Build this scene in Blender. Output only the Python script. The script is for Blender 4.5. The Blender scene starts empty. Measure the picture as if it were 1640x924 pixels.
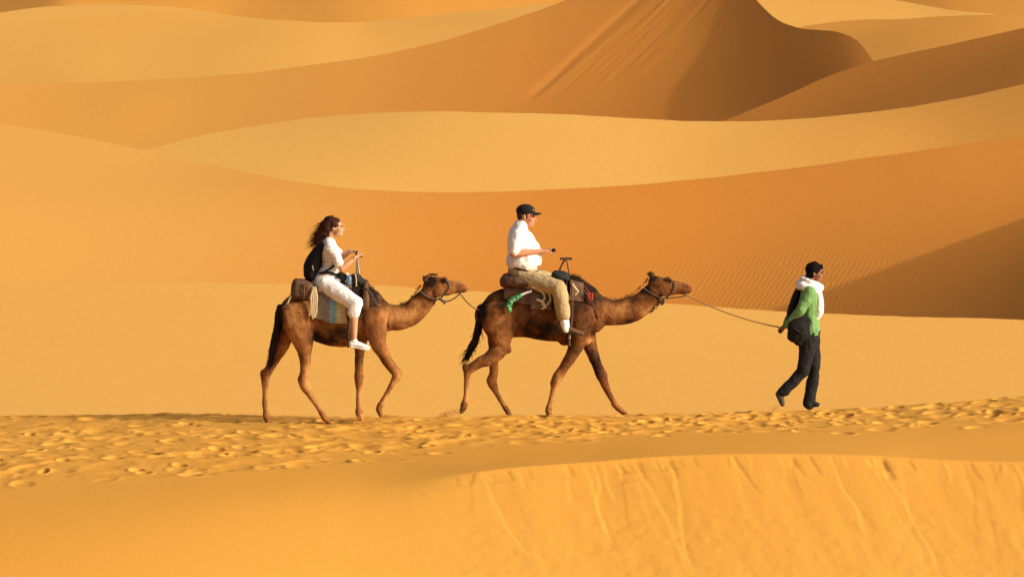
import bpy, bmesh, math, random
import numpy as np
from mathutils import Vector, Matrix, noise as mnoise

scene = bpy.context.scene
COL = scene.collection
R = math.radians

# ------------------------------------------------------------------ camera
FPX = 10660.0                     # focal length in units of the 1640-wide frame
PITCH = R(5.5)
CAM = np.array([0.0, -80.0, 9.2])
cam_data = bpy.data.cameras.new('camera')
cam_data.sensor_width = 36.0
cam_data.lens = 36.0 * FPX / 1640.0
cam_data.clip_start = 1.0
cam_data.clip_end = 8000.0
cam = bpy.data.objects.new('camera', cam_data)
COL.objects.link(cam)
cam.location = CAM
cam.rotation_euler = (R(90) - PITCH, 0, 0)
scene.camera = cam

# ------------------------------------------------------------------ sky and sun
SUN_AZ = 70.0      # degrees to the right of the direction straight back at the camera
SUN_EL = 21.0
sdir = Vector((math.sin(R(SUN_AZ)) * math.cos(R(SUN_EL)), -math.cos(R(SUN_AZ)) * math.cos(R(SUN_EL)), math.sin(R(SUN_EL))))
world = bpy.data.worlds.new('World')
scene.world = world
world.use_nodes = True
wn = world.node_tree
wn.nodes.clear()
sky = wn.nodes.new('ShaderNodeTexSky')
sky.sky_type = 'NISHITA'
sky.sun_disc = False
sky.sun_elevation = R(SUN_EL)
sky.sun_rotation = math.atan2(sdir.x, sdir.y)
sky.air_density = 0.5
sky.dust_density = 10.0
sky.ozone_density = 0.0
bg = wn.nodes.new('ShaderNodeBackground')
bg.inputs['Strength'].default_value = 0.15
wo = wn.nodes.new('ShaderNodeOutputWorld')
wn.links.new(sky.outputs[0], bg.inputs[0])
wn.links.new(bg.outputs[0], wo.inputs[0])
sun_data = bpy.data.lights.new('sun', 'SUN')
sun_data.energy = 2.45
sun_data.angle = R(0.6)
sun_data.color = (1.0, 0.90, 0.72)
sun = bpy.data.objects.new('sun', sun_data)
COL.objects.link(sun)
sun.rotation_euler = (-sdir).to_track_quat('-Z', 'Y').to_euler()
sun.location = (30, -30, 40)

scene.view_settings.view_transform = 'Standard'
scene.view_settings.look = 'None'
scene.view_settings.gamma = 1.0
scene.view_settings.use_curve_mapping = False
scene.view_settings.exposure = 0.22
scene.cycles.use_denoising = True
scene.cycles.max_bounces = 6
scene.cycles.diffuse_bounces = 4

# ------------------------------------------------------------------ helpers
FWD = np.array([0, math.cos(PITCH), -math.sin(PITCH)])
UPV = np.array([0, math.sin(PITCH), math.cos(PITCH)])

def ray(u, v):
    u = np.asarray(u, float); v = np.asarray(v, float)
    a = (u - 820.0) / FPX; b = (462.0 - v) / FPX
    dy = FWD[1] + b * UPV[1]; dz = FWD[2] + b * UPV[2]
    return a / dy, dz / dy          # X and Z travelled for one metre of depth

def pt(u, v, Y):                    # the point seen at (u, v) at the depth Y of the place
    rx, rz = ray(u, v)
    d = Y - CAM[1]
    return np.array([rx * d, Y, CAM[2] + rz * d])

def smooth_keys(keys, x):           # smooth curve through (x, y) keys, linear beyond the ends
    k = np.array(keys, float); xs, ys = k[:, 0], k[:, 1]
    x = np.asarray(x, float)
    m = np.zeros_like(ys); h = np.diff(xs); s = np.diff(ys) / h
    m[1:-1] = (s[:-1] * h[1:] + s[1:] * h[:-1]) / (h[1:] + h[:-1]); m[0] = s[0]; m[-1] = s[-1]
    i = np.clip(np.searchsorted(xs, x) - 1, 0, len(xs) - 2)
    t = (x - xs[i]) / h[i]; tc = np.clip(t, 0, 1)
    y = ((2*tc**3 - 3*tc**2 + 1) * ys[i] + (tc**3 - 2*tc**2 + tc) * h[i] * m[i]
         + (-2*tc**3 + 3*tc**2) * ys[i+1] + (tc**3 - tc**2) * h[i] * m[i+1])
    y = y + np.where(t < 0, t * h[i] * m[0], 0) + np.where(t > 1, (t - 1) * h[i] * m[-1], 0)
    return y

def tag(o, label=None, cat=None, group=None, kind=None):
    if label: o['label'] = label
    if cat: o['category'] = cat
    if group: o['group'] = group
    if kind: o['kind'] = kind
    return o

def mesh_obj(name, verts, faces, mat, parent=None, smooth=True, origin=(0, 0, 0)):
    me = bpy.data.meshes.new(name)
    verts = np.asarray(verts, np.float32) - np.asarray(origin, np.float32)
    if isinstance(faces, np.ndarray):
        n = faces.shape[1]
        me.vertices.add(len(verts)); me.vertices.foreach_set('co', verts.ravel())
        me.loops.add(faces.size); me.loops.foreach_set('vertex_index', faces.astype(np.int32).ravel())
        me.polygons.add(len(faces)); me.polygons.foreach_set('loop_start', np.arange(0, faces.size, n, dtype=np.int32))
        me.update(calc_edges=True)
    else:
        me.from_pydata(verts.tolist(), [], faces); me.update()
    me.validate()
    me.polygons.foreach_set('use_smooth', np.full(len(me.polygons), smooth))
    if mat: me.materials.append(mat)
    o = bpy.data.objects.new(name, me)
    COL.objects.link(o)
    if parent is not None: o.parent = parent
    else: o.location = origin
    return o

def grid_faces(nr, nc, off=0):
    i = np.arange(nr - 1)[:, None] * nc + np.arange(nc - 1)[None, :] + off
    return np.stack([i, i + 1, i + nc + 1, i + nc], -1).reshape(-1, 4)

# value noise on numpy arrays
def vnoise(x, y, seed=0):
    x = np.asarray(x, float); y = np.asarray(y, float)
    xi = np.floor(x).astype(np.int64); yi = np.floor(y).astype(np.int64)
    fx = x - xi; fy = y - yi
    fx = fx*fx*fx*(fx*(fx*6-15)+10); fy = fy*fy*fy*(fy*(fy*6-15)+10)
    def h(a, b):
        n = (a * 374761393 + b * 668265263 + seed * 1442695041) & 0x7fffffff
        n = ((n ^ (n >> 13)) * 1274126177) & 0x7fffffff
        return ((n ^ (n >> 16)) & 0xffff) / 32767.5 - 1
    return ((h(xi, yi)*(1-fx) + h(xi+1, yi)*fx)*(1-fy) + (h(xi, yi+1)*(1-fx) + h(xi+1, yi+1)*fx)*fy)

def fbm(x, y, oct=4, seed=0):
    s = 0; a = 1.0; t = 0
    for k in range(oct):
        s = s + a * vnoise(x * 2**k + 17.3*k, y * 2**k - 9.1*k, seed + k); t += a; a *= .5
    return s / t

def sstep(a, b, x):
    t = np.clip((np.asarray(x, float) - a) / (b - a), 0, 1); return t*t*(3-2*t)

# ------------------------------------------------------------------ node helpers
def new_mat(name):
    m = bpy.data.materials.new(name); m.use_nodes = True
    nt = m.node_tree
    return m, nt, nt.nodes['Principled BSDF']

def sand_material(name, base, second, ripple=None, grain=1.0, scale=1.0, west=None):
    m, nt, b = new_mat(name)
    N, L = nt.nodes, nt.links
    geo = N.new('ShaderNodeNewGeometry')
    def noise(scale, detail, rough=.55):
        n = N.new('ShaderNodeTexNoise'); n.inputs['Scale'].default_value = scale; n.inputs['Detail'].default_value = detail
        n.inputs['Roughness'].default_value = rough; L.new(geo.outputs['Position'], n.inputs['Vector']); return n
    big = noise(0.11 / scale, 4); fine = noise(28.0 / scale, 3, .7)
    mr = N.new('ShaderNodeMapRange'); mr.inputs[1].default_value = .35; mr.inputs[2].default_value = .65
    L.new(big.outputs[0], mr.inputs[0])
    mix = N.new('ShaderNodeMix'); mix.data_type = 'RGBA'
    mix.inputs[6].default_value = (*base, 1); mix.inputs[7].default_value = (*second, 1)
    L.new(mr.outputs[0], mix.inputs[0])
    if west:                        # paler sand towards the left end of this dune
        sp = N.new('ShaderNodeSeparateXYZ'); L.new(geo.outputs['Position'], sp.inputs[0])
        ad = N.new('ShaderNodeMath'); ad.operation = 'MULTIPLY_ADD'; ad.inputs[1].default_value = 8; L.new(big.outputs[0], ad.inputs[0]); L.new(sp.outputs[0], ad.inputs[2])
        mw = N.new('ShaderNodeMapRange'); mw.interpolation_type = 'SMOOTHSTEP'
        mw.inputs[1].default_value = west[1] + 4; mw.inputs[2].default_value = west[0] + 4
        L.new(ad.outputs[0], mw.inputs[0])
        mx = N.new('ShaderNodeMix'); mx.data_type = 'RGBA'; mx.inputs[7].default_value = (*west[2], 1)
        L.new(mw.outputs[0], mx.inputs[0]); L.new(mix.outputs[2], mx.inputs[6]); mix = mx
    mr2 = N.new('ShaderNodeMapRange'); mr2.inputs[1].default_value = .25; mr2.inputs[2].default_value = .75
    mr2.inputs[3].default_value = 1 - .16 * grain; mr2.inputs[4].default_value = 1 + .16 * grain
    L.new(fine.outputs[0], mr2.inputs[0])
    mul = N.new('ShaderNodeVectorMath'); mul.operation = 'SCALE'
    L.new(mix.outputs[2], mul.inputs[0]); L.new(mr2.outputs[0], mul.inputs['Scale'])
    L.new(mul.outputs[0], b.inputs['Base Color'])
    b.inputs['Roughness'].default_value = 1.0
    b.inputs['Specular IOR Level'].default_value = 0.05
    # wind-blown relief
    bump = N.new('ShaderNodeBump'); bump.inputs['Strength'].default_value = .22 * grain; bump.inputs['Distance'].default_value = .02 * scale
    L.new(fine.outputs[0], bump.inputs['Height'])
    last = bump
    if ripple:
        ang, wl, strength, at = ripple
        mp = N.new('ShaderNodeMapping'); mp.inputs['Rotation'].default_value = (0, 0, ang)
        L.new(geo.outputs['Position'], mp.inputs['Vector'])
        wv = N.new('ShaderNodeTexWave'); wv.inputs['Scale'].default_value = wl; wv.inputs['Distortion'].default_value = 4.5
        wv.inputs['Detail'].default_value = 2; wv.inputs['Detail Scale'].default_value = .6
        L.new(mp.outputs[0], wv.inputs['Vector'])
        sub = N.new('ShaderNodeVectorMath'); sub.operation = 'SUBTRACT'; sub.inputs[1].default_value = at[0]
        L.new(geo.outputs['Position'], sub.inputs[0])
        dv = N.new('ShaderNodeVectorMath'); dv.operation = 'DIVIDE'; dv.inputs[1].default_value = at[1]
        L.new(sub.outputs[0], dv.inputs[0])
        ln = N.new('ShaderNodeVectorMath'); ln.operation = 'LENGTH'; L.new(dv.outputs[0], ln.inputs[0])
        mk = N.new('ShaderNodeMapRange'); mk.interpolation_type = 'SMOOTHSTEP'
        mk.inputs[1].default_value = 1.1; mk.inputs[2].default_value = .35; mk.inputs[3].default_value = 0; mk.inputs[4].default_value = 1
        L.new(ln.outputs['Value'], mk.inputs[0])
        ml = N.new('ShaderNodeMath'); ml.operation = 'MULTIPLY'; L.new(wv.outputs['Fac'], ml.inputs[0]); L.new(mk.outputs[0], ml.inputs[1])
        b2 = N.new('ShaderNodeBump'); b2.inputs['Strength'].default_value = 1.0; b2.inputs['Distance'].default_value = strength
        L.new(ml.outputs[0], b2.inputs['Height']); L.new(bump.outputs[0], b2.inputs['Normal']); last = b2
    L.new(last.outputs[0], b.inputs['Normal'])
    return m

PALE = (0.655, 0.362, 0.088); PALE2 = (0.645, 0.338, 0.076)
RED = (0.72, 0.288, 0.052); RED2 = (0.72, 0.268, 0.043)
GOLD = (0.62, 0.312, 0.057); GOLD2 = (0.62, 0.294, 0.048)
M_sand_far = sand_material('pale_dune_sand', PALE, PALE2, scale=4.0, grain=.3)
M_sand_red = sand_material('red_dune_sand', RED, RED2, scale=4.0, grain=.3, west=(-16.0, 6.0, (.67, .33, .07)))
AMBER = (.68, .325, .066)
M_sand_amber = sand_material('amber_dune_sand', AMBER, (.68, .31, .058), scale=4.0, grain=.3)
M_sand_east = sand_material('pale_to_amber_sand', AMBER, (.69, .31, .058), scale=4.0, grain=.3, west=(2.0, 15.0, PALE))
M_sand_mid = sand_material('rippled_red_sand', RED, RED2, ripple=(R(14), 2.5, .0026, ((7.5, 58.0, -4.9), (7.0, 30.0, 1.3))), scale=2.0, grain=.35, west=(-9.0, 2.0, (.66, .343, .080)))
M_sand_near = sand_material('trodden_sand', GOLD, GOLD2, scale=1.0, grain=.45)

# ------------------------------------------------------------------ far ground
gv = [(-4000, -400, -16), (4000, -400, -16), (4000, 6000, -16), (-4000, 6000, -16)]
tag(mesh_obj('desert_ground', gv, [(0, 1, 2, 3)], M_sand_far), kind='structure')

# ------------------------------------------------------------------ dunes
def dune(crest, bottom, anchor, gx, gy, mat, label, extra=None, back=0.5, backlen=14, urange=(-700, 2340), nc=420, nr=72, name='dune', swell=.22, seed=0):
    u = np.linspace(urange[0], urange[1], nc)
    vc = smooth_keys(crest, u) + 1.3 * fbm(u / 60.0, u * 0 + seed * 3.7, 3, 9); vb = np.maximum(smooth_keys(bottom, u), vc + 25)
    u0, v0, d0 = anchor
    P0 = pt(u0, v0, d0 - 80)
    xs = np.linspace(-140, 140, 2801)
    gxv = np.interp(xs, [(k - 820) / FPX * d0 for k, _ in gx], [g for _, g in gx])
    ker = np.hanning(25); ker /= ker.sum(); gxv = np.convolve(np.pad(gxv, 12, 'edge'), ker, 'valid')
    Gx = np.concatenate([[0], np.cumsum((gxv[1:] + gxv[:-1]) / 2 * np.diff(xs))])
    ds = np.linspace(d0 - 160, d0 + 160, 3201)
    gyv = np.interp(ds, [d0 + k for k, _ in gy], [g for _, g in gy])
    ker = np.hanning(41); ker /= ker.sum(); gyv = np.convolve(np.pad(gyv, 20, 'edge'), ker, 'valid')
    Gy = np.concatenate([[0], np.cumsum((gyv[1:] + gyv[:-1]) / 2 * np.diff(ds))])
    def Z(X, d):
        z = P0[2] + np.interp(X, xs, Gx) - np.interp(P0[0], xs, Gx) + np.interp(d, ds, Gy) - np.interp(d0, ds, Gy)
        if extra is not None: z = z + extra(X, d)
        z = z + swell * (fbm(X / 10.0 + seed, d / 18.0, 2, 50 + seed))
        return z
    t = np.linspace(0, 1, nr)[:, None]
    V = vb[None] + (vc - vb)[None] * t
    U = np.broadcast_to(u, V.shape)
    rx, rz = ray(U, V)
    lo = np.full(V.shape, d0 - 150.0); hi = np.full(V.shape, d0 + 150.0)
    lo = np.maximum(lo, 60)
    for _ in range(44):
        mid = (lo + hi) / 2
        f = Z(rx * mid, mid) - (CAM[2] + rz * mid)
        hi = np.where(f > 0, mid, hi); lo = np.where(f > 0, lo, mid)
    d = (lo + hi) / 2
    front = np.stack([rx * d, d - 80, CAM[2] + rz * d], -1)
    # lee side behind the brink
    top = front[-1]
    bt = np.concatenate([[0], np.linspace(.12, 1, 14) ** 1.5 * backlen])[:, None]
    drop = back * (bt - .25 * (1 - np.exp(-bt / .25)) * .3)
    bx = top[None, :, 0] * (1 + bt / (top[None, :, 1] + 80))
    bk = np.stack([bx, top[None, :, 1] + bt, top[None, :, 2] - drop], -1)
    verts = np.concatenate([front.reshape(-1, 3), bk.reshape(-1, 3)])
    faces = np.concatenate([grid_faces(nr, nc), grid_faces(len(bt), nc, nr * nc)])
    o = mesh_obj(name, verts, faces, mat)
    tag(o, label, kind='structure')
    def depth(uu, vv):
        ax, az = ray(uu, vv); a, c = max(60.0, d0 - 150), d0 + 150
        for _ in range(44):
            m_ = (a + c) / 2
            if float(Z(np.array([ax * m_]), np.array([m_]))[0]) - (CAM[2] + az * m_) > 0: c = m_
            else: a = m_
        return (a + c) / 2 - 80
    return depth

C_CREST = [(-700, 452), (0, 453), (400, 454), (600, 457), (750, 466), (900, 476), (1050, 485), (1200, 495), (1350, 503), (1500, 508), (1640, 512), (2340, 520)]
D_CREST = [(-700, 120), (-300, 160), (0, 199), (120, 218), (235, 242), (330, 262), (450, 287), (560, 302), (700, 308), (850, 305), (1000, 297), (1200, 278), (1400, 252), (1640, 218), (2340, 120)]
E_CREST = [(-700, 420), (0, 300), (150, 258), (235, 240), (310, 219), (400, 203), (500, 189), (600, 181), (720, 179), (850, 182), (1000, 189), (1150, 195), (1250, 193), (1350, 185), (1500, 165), (1640, 135), (2340, -30)]
H_CREST = [(-700, 700), (900, 285), (1050, 232), (1160, 194), (1250, 157), (1330, 122), (1400, 99), (1500, 76), (1640, 45), (2340, -80)]
F_CREST = [(-700, 150), (0, 136), (250, 128), (400, 117), (500, 105), (600, 90), (700, 68), (800, 38), (880, 11), (960, -20), (1080, -48), (1150, -42), (1195, -18), (1220, 10), (1245, 32), (1275, 44), (1310, 49), (1345, 53), (1375, 68), (1400, 100), (1440, 160), (1520, 300), (2340, 900)]
G2_CREST = [(-700, 300), (1100, 110), (1200, 66), (1290, 42), (1340, 35), (1450, 30), (1560, 25), (1640, 24), (2340, 20)]
G_CREST = [(-700, 60), (0, 21), (70, 12), (130, 8), (200, 8), (300, 14), (380, 26), (480, 35), (560, 37), (640, 31), (750, 20), (900, 4), (1100, -20), (1260, -26), (1360, -16), (1430, 0), (1480, 9), (1540, 19), (1640, 25), (2340, 60)]

def slip_streaks(X, d):
    s = X - (d - 262) / 2.6
    m = sstep(2.3, 3.1, s) * (1 - sstep(6.0, 9.0, s)) * sstep(256.2, 258.6, d + .5 * fbm(X, d * .5, 2, 4))
    return m * (.014 * fbm(s * 4.6, d * .12, 3, 41) + .010 * fbm(s * 11, d * .4, 2, 47)) - .03 * np.exp(-((s - 2.5) / .3) ** 2) * sstep(256.4, 258.8, d)

def lower(keys, by): return [(u, v + by) for u, v in keys]

depth_C = dune(C_CREST, [(-700, 770), (2340, 770)], (820, 560, 115),
     [(0, -.03), (800, -.05), (1640, -.03)], [(-12, .05), (0, .11), (10, .13)], M_sand_far,
     'smooth pale sand slope just behind the footprint track', swell=.07, seed=1)
dune(D_CREST, lower(C_CREST, 60), (820, 385, 150),
     [(0, -.02), (350, .01), (700, .08), (1000, .13), (1350, .20), (1640, .24), (2200, .25)],
     [(-10, .12), (-5, .18), (0, .28), (3, .22), (6, .12), (14, .12)], M_sand_mid,
     'orange rippled dune face rising to the right behind the walking man', swell=.16, seed=2)
dune(E_CREST, lower(D_CREST, 70), (700, 240, 190),
     [(0, -.02), (300, .04), (600, -.02), (1000, -.03), (1250, .04), (1640, .17), (2200, .2)],
     [(-14, .16), (0, .14), (10, .07)], M_sand_east,
     'broad pale rolling dune crossing the middle distance', seed=3)
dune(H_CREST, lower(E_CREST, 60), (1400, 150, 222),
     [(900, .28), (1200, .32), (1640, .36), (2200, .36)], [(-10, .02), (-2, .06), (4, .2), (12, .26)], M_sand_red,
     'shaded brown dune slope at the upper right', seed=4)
dune(F_CREST, lower(E_CREST, 60), (700, 130, 262),
     [(-300, .0), (0, .03), (300, .08), (600, .12), (820, .17), (900, .22), (940, .20), (1080, .26), (1150, .40), (1220, .58), (1275, .62), (1320, .46), (1370, .28), (1450, .22)],
     [(-12, .14), (-4, .2), (4, .2), (14, .12)], M_sand_red,
     'tall orange dune with a steep hollow slip face at its right end', extra=slip_streaks, nc=760, nr=140, swell=.12, seed=5)
dune(G2_CREST, [(-700, 480), (1200, 230), (1640, 200), (2340, 200)], (1450, 60, 300),
     [(0, .1), (1300, .14), (1450, .16), (1640, .1)], [(-12, .05), (0, .1), (8, .16)], M_sand_amber,
     'sunlit dune shoulder behind the shaded slope at the upper right', seed=6)
dune(G_CREST, [(-700, 260), (0, 240), (1640, 180), (2340, 240)], (400, 80, 345),
     [(0, .02), (200, -.01), (500, -.02), (800, .03), (1300, -.03), (1640, -.02)], [(-20, .10), (0, .14), (15, .07)], M_sand_far,
     'wide pale dune spread across the background at the upper left', seed=7, swell=.25)
dune([(-700, -500), (2340, -500)], lower(G_CREST, 60), (800, 0, 420),
     [(-200, .0), (0, .3), (70, .25), (100, .02), (300, .05), (500, .14), (700, .02), (1200, 0), (1460, .25), (1560, .13), (1700, .1), (2200, .1)],
     [(-20, .16), (0, .2), (60, .3)], M_sand_amber,
     'far high dunes along the top edge', back=.3, backlen=200)
# the hummock out of frame on the right whose shade falls on the rippled face
hx, hy = np.meshgrid(np.linspace(10.8, 28, 64), np.linspace(44, 80, 110))
htop = -.25 - .12 * (hy - 54.2)
hz = -4.9 + (htop + 4.9) * np.exp(-np.abs((hx - 17) / 4.6) ** 3 - (np.maximum(53.8 - hy, 0) / 3.2) ** 2 - (np.maximum(hy - 68, 0) / 5) ** 2)
hm = mesh_obj('dune', np.stack([hx, hy, hz], -1).reshape(-1, 3), grid_faces(110, 64), M_sand_far)
tag(hm, 'sand hummock beside the view whose shade falls to the left', kind='structure')
# ------------------------------------------------------------------ near ground: track, brink and slip face
BR_CREST = [(-400, 652), (0, 656), (250, 656), (400, 658), (560, 663), (700, 664), (820, 662), (1000, 660), (1110, 658), (1240, 656), (1390, 650), (1500, 643), (1640, 632), (2100, 600)]
BRINK = [(-400, 786), (300, 776), (560, 765), (700, 758), (780, 752), (850, 746), (950, 739), (1050, 731), (1150, 727), (1250, 726), (1400, 729), (1500, 735), (1640, 739), (2100, 745)]
BRINK_FLAT = [(-400, 775), (300, 764), (560, 756), (780, 749), (1050, 741), (1250, 738), (1640, 736), (2100, 735)]
TROD = [(-400, 748), (0, 747), (250, 744), (430, 737), (650, 727), (900, 706), (1100, 695), (1350, 690), (1640, 672), (2100, 650)]

def base_ground(X, Y):
    # height of the bench: level, its far edge rises gently to the right
    return 0.012 * np.clip(X - 2.5, 0, 8) ** 2 * sstep(-3.5, 0, Y)

def bench_line(keys, X):          # depth at which the bench is seen at pixel rows given by keys
    Y = np.zeros_like(X)
    for _ in range(12):
        u = 820 + X / (Y + 80) * FPX
        rx, rz = ray(u, smooth_keys(keys, u))
        Y = (base_ground(X, Y) - CAM[2]) / rz - 80
    return Y

_xs = np.linspace(-16, 16, 641)
_cr = bench_line(BR_CREST, _xs); _br = bench_line(BRINK_FLAT, _xs); _tr = bench_line(TROD, _xs)
_ub = 820 + _xs / (_br + 80) * FPX
_lift = (smooth_keys(BRINK_FLAT, _ub) - smooth_keys(BRINK, _ub)) * .0071   # the brink rises and dips a little

rng = np.random.default_rng(7)
gx_ = np.concatenate([np.linspace(-16, -7, 60)[:-1], np.arange(-7, 7.001, .02), np.linspace(7, 16, 60)[1:]])
gy_ = np.concatenate([np.linspace(-46, -11, 50)[:-1], np.arange(-11, 2.001, .021), np.linspace(2, 34, 60)[1:]])
GX, GY = np.meshgrid(gx_, gy_)

def ground_smooth(X, Y):
    yc = np.interp(X, _xs, _cr); yb = np.interp(X, _xs, _br)
    u = 820 + X / 75.0 * FPX
    z = base_ground(X, Y)
    z = z + np.interp(X, _xs, _lift) * (1 - sstep(0, 3.2, Y - yb))
    # back of the bench falls away
    d = Y - yc
    rb = .12
    z = z - .42 * np.clip((np.sqrt(d*d + rb*rb) + d) / 2, 0, 16)
    # front: slip face on the right, soft shoulder on the left
    rr = .012 + 1.9 * (1 - sstep(-500, 850, u)) ** 1.3 + .55 * (1 - sstep(560, 810, u))
    d = yb - Y
    f = (np.sqrt(d*d + rr*rr) + d) / 2
    s = .36 + .09 * sstep(-200, 1000, u)
    z = z - s * np.minimum(f, 22 + 0 * f)
    return z

def ground_relief(X, Y):
    yc = np.interp(X, _xs, _cr); yb = np.interp(X, _xs, _br); yt = np.interp(X, _xs, _tr)
    z = np.zeros_like(X)
    # gentle swells
    z += .02 * fbm(X * .35, Y * .35, 3, 5) * sstep(0, 1, Y - yb)
    # churned sand inside the trodden strip
    wob = .35 * fbm(X * .9, Y * .9, 2, 31)
    m = sstep(-.12, .5, Y - yt + wob) * (1 - sstep(.5, 1.6, Y - yc))
    m2 = m * (0.55 + .45 * sstep(-.3, .3, fbm(X * .5, Y * .8, 2, 77)))
    z += m2 * (.030 * fbm(X * 1.5, Y * 1.9, 3, 11) + .004 * fbm(X * 8, Y * 7, 2, 13) + .0045 * fbm(X * 16, Y * 14, 2, 19))
    return z, m

Zs = ground_smooth(GX, GY)
rel, trod = ground_relief(GX, GY)
# footprints pressed one by one
x0i, dx = -7.0, .02
ix0 = np.searchsorted(gx_, -7.0); iy0 = np.searchsorted(gy_, -11.0)
trails = [(rng.uniform(.0, 1.0), rng.uniform(-.03, .03), rng.uniform(.34, .62), rng.uniform(0, 1)) for _ in range(15)]
for k in range(1080):
    X = rng.uniform(-6.9, 6.9)
    if k < 520:                    # prints in line, one walker after another
        tq, tsl, stp, ph = trails[k % 15]; X = -6.9 + (k // 15 + ph) * stp
        if X > 6.9: X = rng.uniform(-6.9, 6.9)
    yt = np.interp(X, _xs, _tr); yc = np.interp(X, _xs, _cr)
    Y = rng.uniform(yt - .05, yc + .35)
    if k < 520: Y = yt + (yc + .2 - yt) * tq + tsl * X * 4 + (.11 if (k // 15) % 2 else -.11) + rng.normal(0, .05)
    if Y - yt < .5 and rng.random() < .6: continue
    a = rng.uniform(.07, .24); b = rng.uniform(.06, .15); th = rng.normal(0, .45)
    dep = rng.uniform(.006, .032) * rng.uniform(.5, 1); rim = dep * rng.uniform(.15, .45)
    if k > 900: a, b, dep, rim = rng.uniform(.05, .085), rng.uniform(.05, .08), rng.uniform(.03, .055), .012   # fresh deep hoof and shoe marks
    r = .45
    i0 = ix0 + max(0, int((X - r - x0i) / dx)); i1 = ix0 + min(700, int((X + r - x0i) / dx) + 1)
    j0 = iy0 + max(0, int((Y - r + 11) / .021)); j1 = iy0 + min(619, int((Y + r + 11) / .021) + 1)
    if i1 <= i0 or j1 <= j0: continue
    lx = GX[j0:j1, i0:i1] - X; ly = GY[j0:j1, i0:i1] - Y
    c, s = math.cos(th), math.sin(th)
    q = np.sqrt(((lx*c + ly*s) / a) ** 2 + ((-lx*s + ly*c) / b) ** 2)
    push = 1 + .8 * (lx / a) / np.maximum(q, .3) * (1 if rng.random() < .8 else -1) * -1
    rel[j0:j1, i0:i1] += -dep * np.exp(-q**6) + rim * np.clip(push, .2, 2) * np.exp(-((q - 1.35) / .33) ** 2)
rel *= .74
# avalanche tongues down the slip face
yb = np.interp(GX, _xs, _br)
dn = yb - GY                                    # metres in front of the brink
uu = 820 + GX / 75.0 * FPX
slip = sstep(560, 820, uu) * sstep(0.0, .03, dn)
tong = np.zeros_like(GX)
for k in range(80):
    x0 = rng.uniform(-1.6, 7.2)
    if k < 16: x0 = rng.choice([1.75, 2.35, 2.5, 3.0, 3.15, 3.9, 4.3, 4.45]) + rng.normal(0, .12)
    bend = rng.uniform(.04, .32); length = rng.choice([.3, .5, .9, 1.8, 2.6], p=[.42, .25, .15, .1, .08]); w = rng.uniform(.05, .22)
    amp = rng.uniform(.002, .0075) * (1.3 if length < .6 else 1)
    wig = rng.uniform(0, 20)
    sx = GX - (x0 + bend * dn + .05 * vnoise(dn * 2.2 + wig, dn * 0 + k, 3))
    env = sstep(0, .08, dn) * (1 - sstep(length * .7, length, dn))
    if rng.random() < .5: sx = -sx
    lip = np.where(sx > 0, np.exp(-sx / w), np.exp(sx / .012))
    tong -= amp * env * lip
    tong += amp * .15 * env * np.exp(-((sx + .03) / .02) ** 2)
    end = np.exp(-((dn - length) / .07) ** 2) * np.exp(-((sx - w * .5) / w) ** 2)
    tong += amp * .35 * end
tong += .006 * fbm(GX * 4.5 - dn * 1.2, dn * .8, 3, 91) * sstep(.05, .4, dn) + .004 * fbm(GX * 9, dn * 9, 2, 95) * sstep(.6, 1.3, dn)
rel += slip * tong
Zg = Zs + rel
verts = np.stack([GX, GY, Zg], -1).reshape(-1, 3)
near = mesh_obj('sand_track', verts, grid_faces(len(gy_), len(gx_)), M_sand_near)
tag(near, 'sand ledge churned by footprints, dropping in a slip face towards the front', kind='structure')

def ground_z(X, Y):
    i = int(np.clip(np.searchsorted(gx_, X), 1, len(gx_) - 1)); j = int(np.clip(np.searchsorted(gy_, Y), 1, len(gy_) - 1))
    return float(Zg[j, i])
# ------------------------------------------------------------------ modelling tools for living things, cloth and tack
class Plane:                       # upright plane of the place at depth Y: turns measured outlines into metres
    def __init__(self, Y): self.Y = Y; self.s = (Y + 80.0) / FPX * 1.0046
    def p(self, u, v, dy=0.0):
        a = pt(u, v, self.Y); return np.array([a[0], self.Y + dy, a[2]])

def catmull(P, n):
    P = np.asarray(P, float)
    if len(P) == 2:
        t = np.linspace(0, 1, n + 1)[:, None]; return P[0] * (1 - t) + P[1] * t
    Q = np.vstack([2*P[0] - P[1], P, 2*P[-1] - P[-2]])
    out = []
    for i in range(1, len(Q) - 2):
        t = np.arange(n)[:, None] / n
        a, b, c, d = Q[i-1], Q[i], Q[i+1], Q[i+2]
        out.append(.5 * (2*b + (c - a)*t + (2*a - 5*b + 4*c - d)*t*t + (3*b - a - 3*c + d)*t**3))
    out.append(P[-1][None]); return np.vstack(out)

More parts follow.
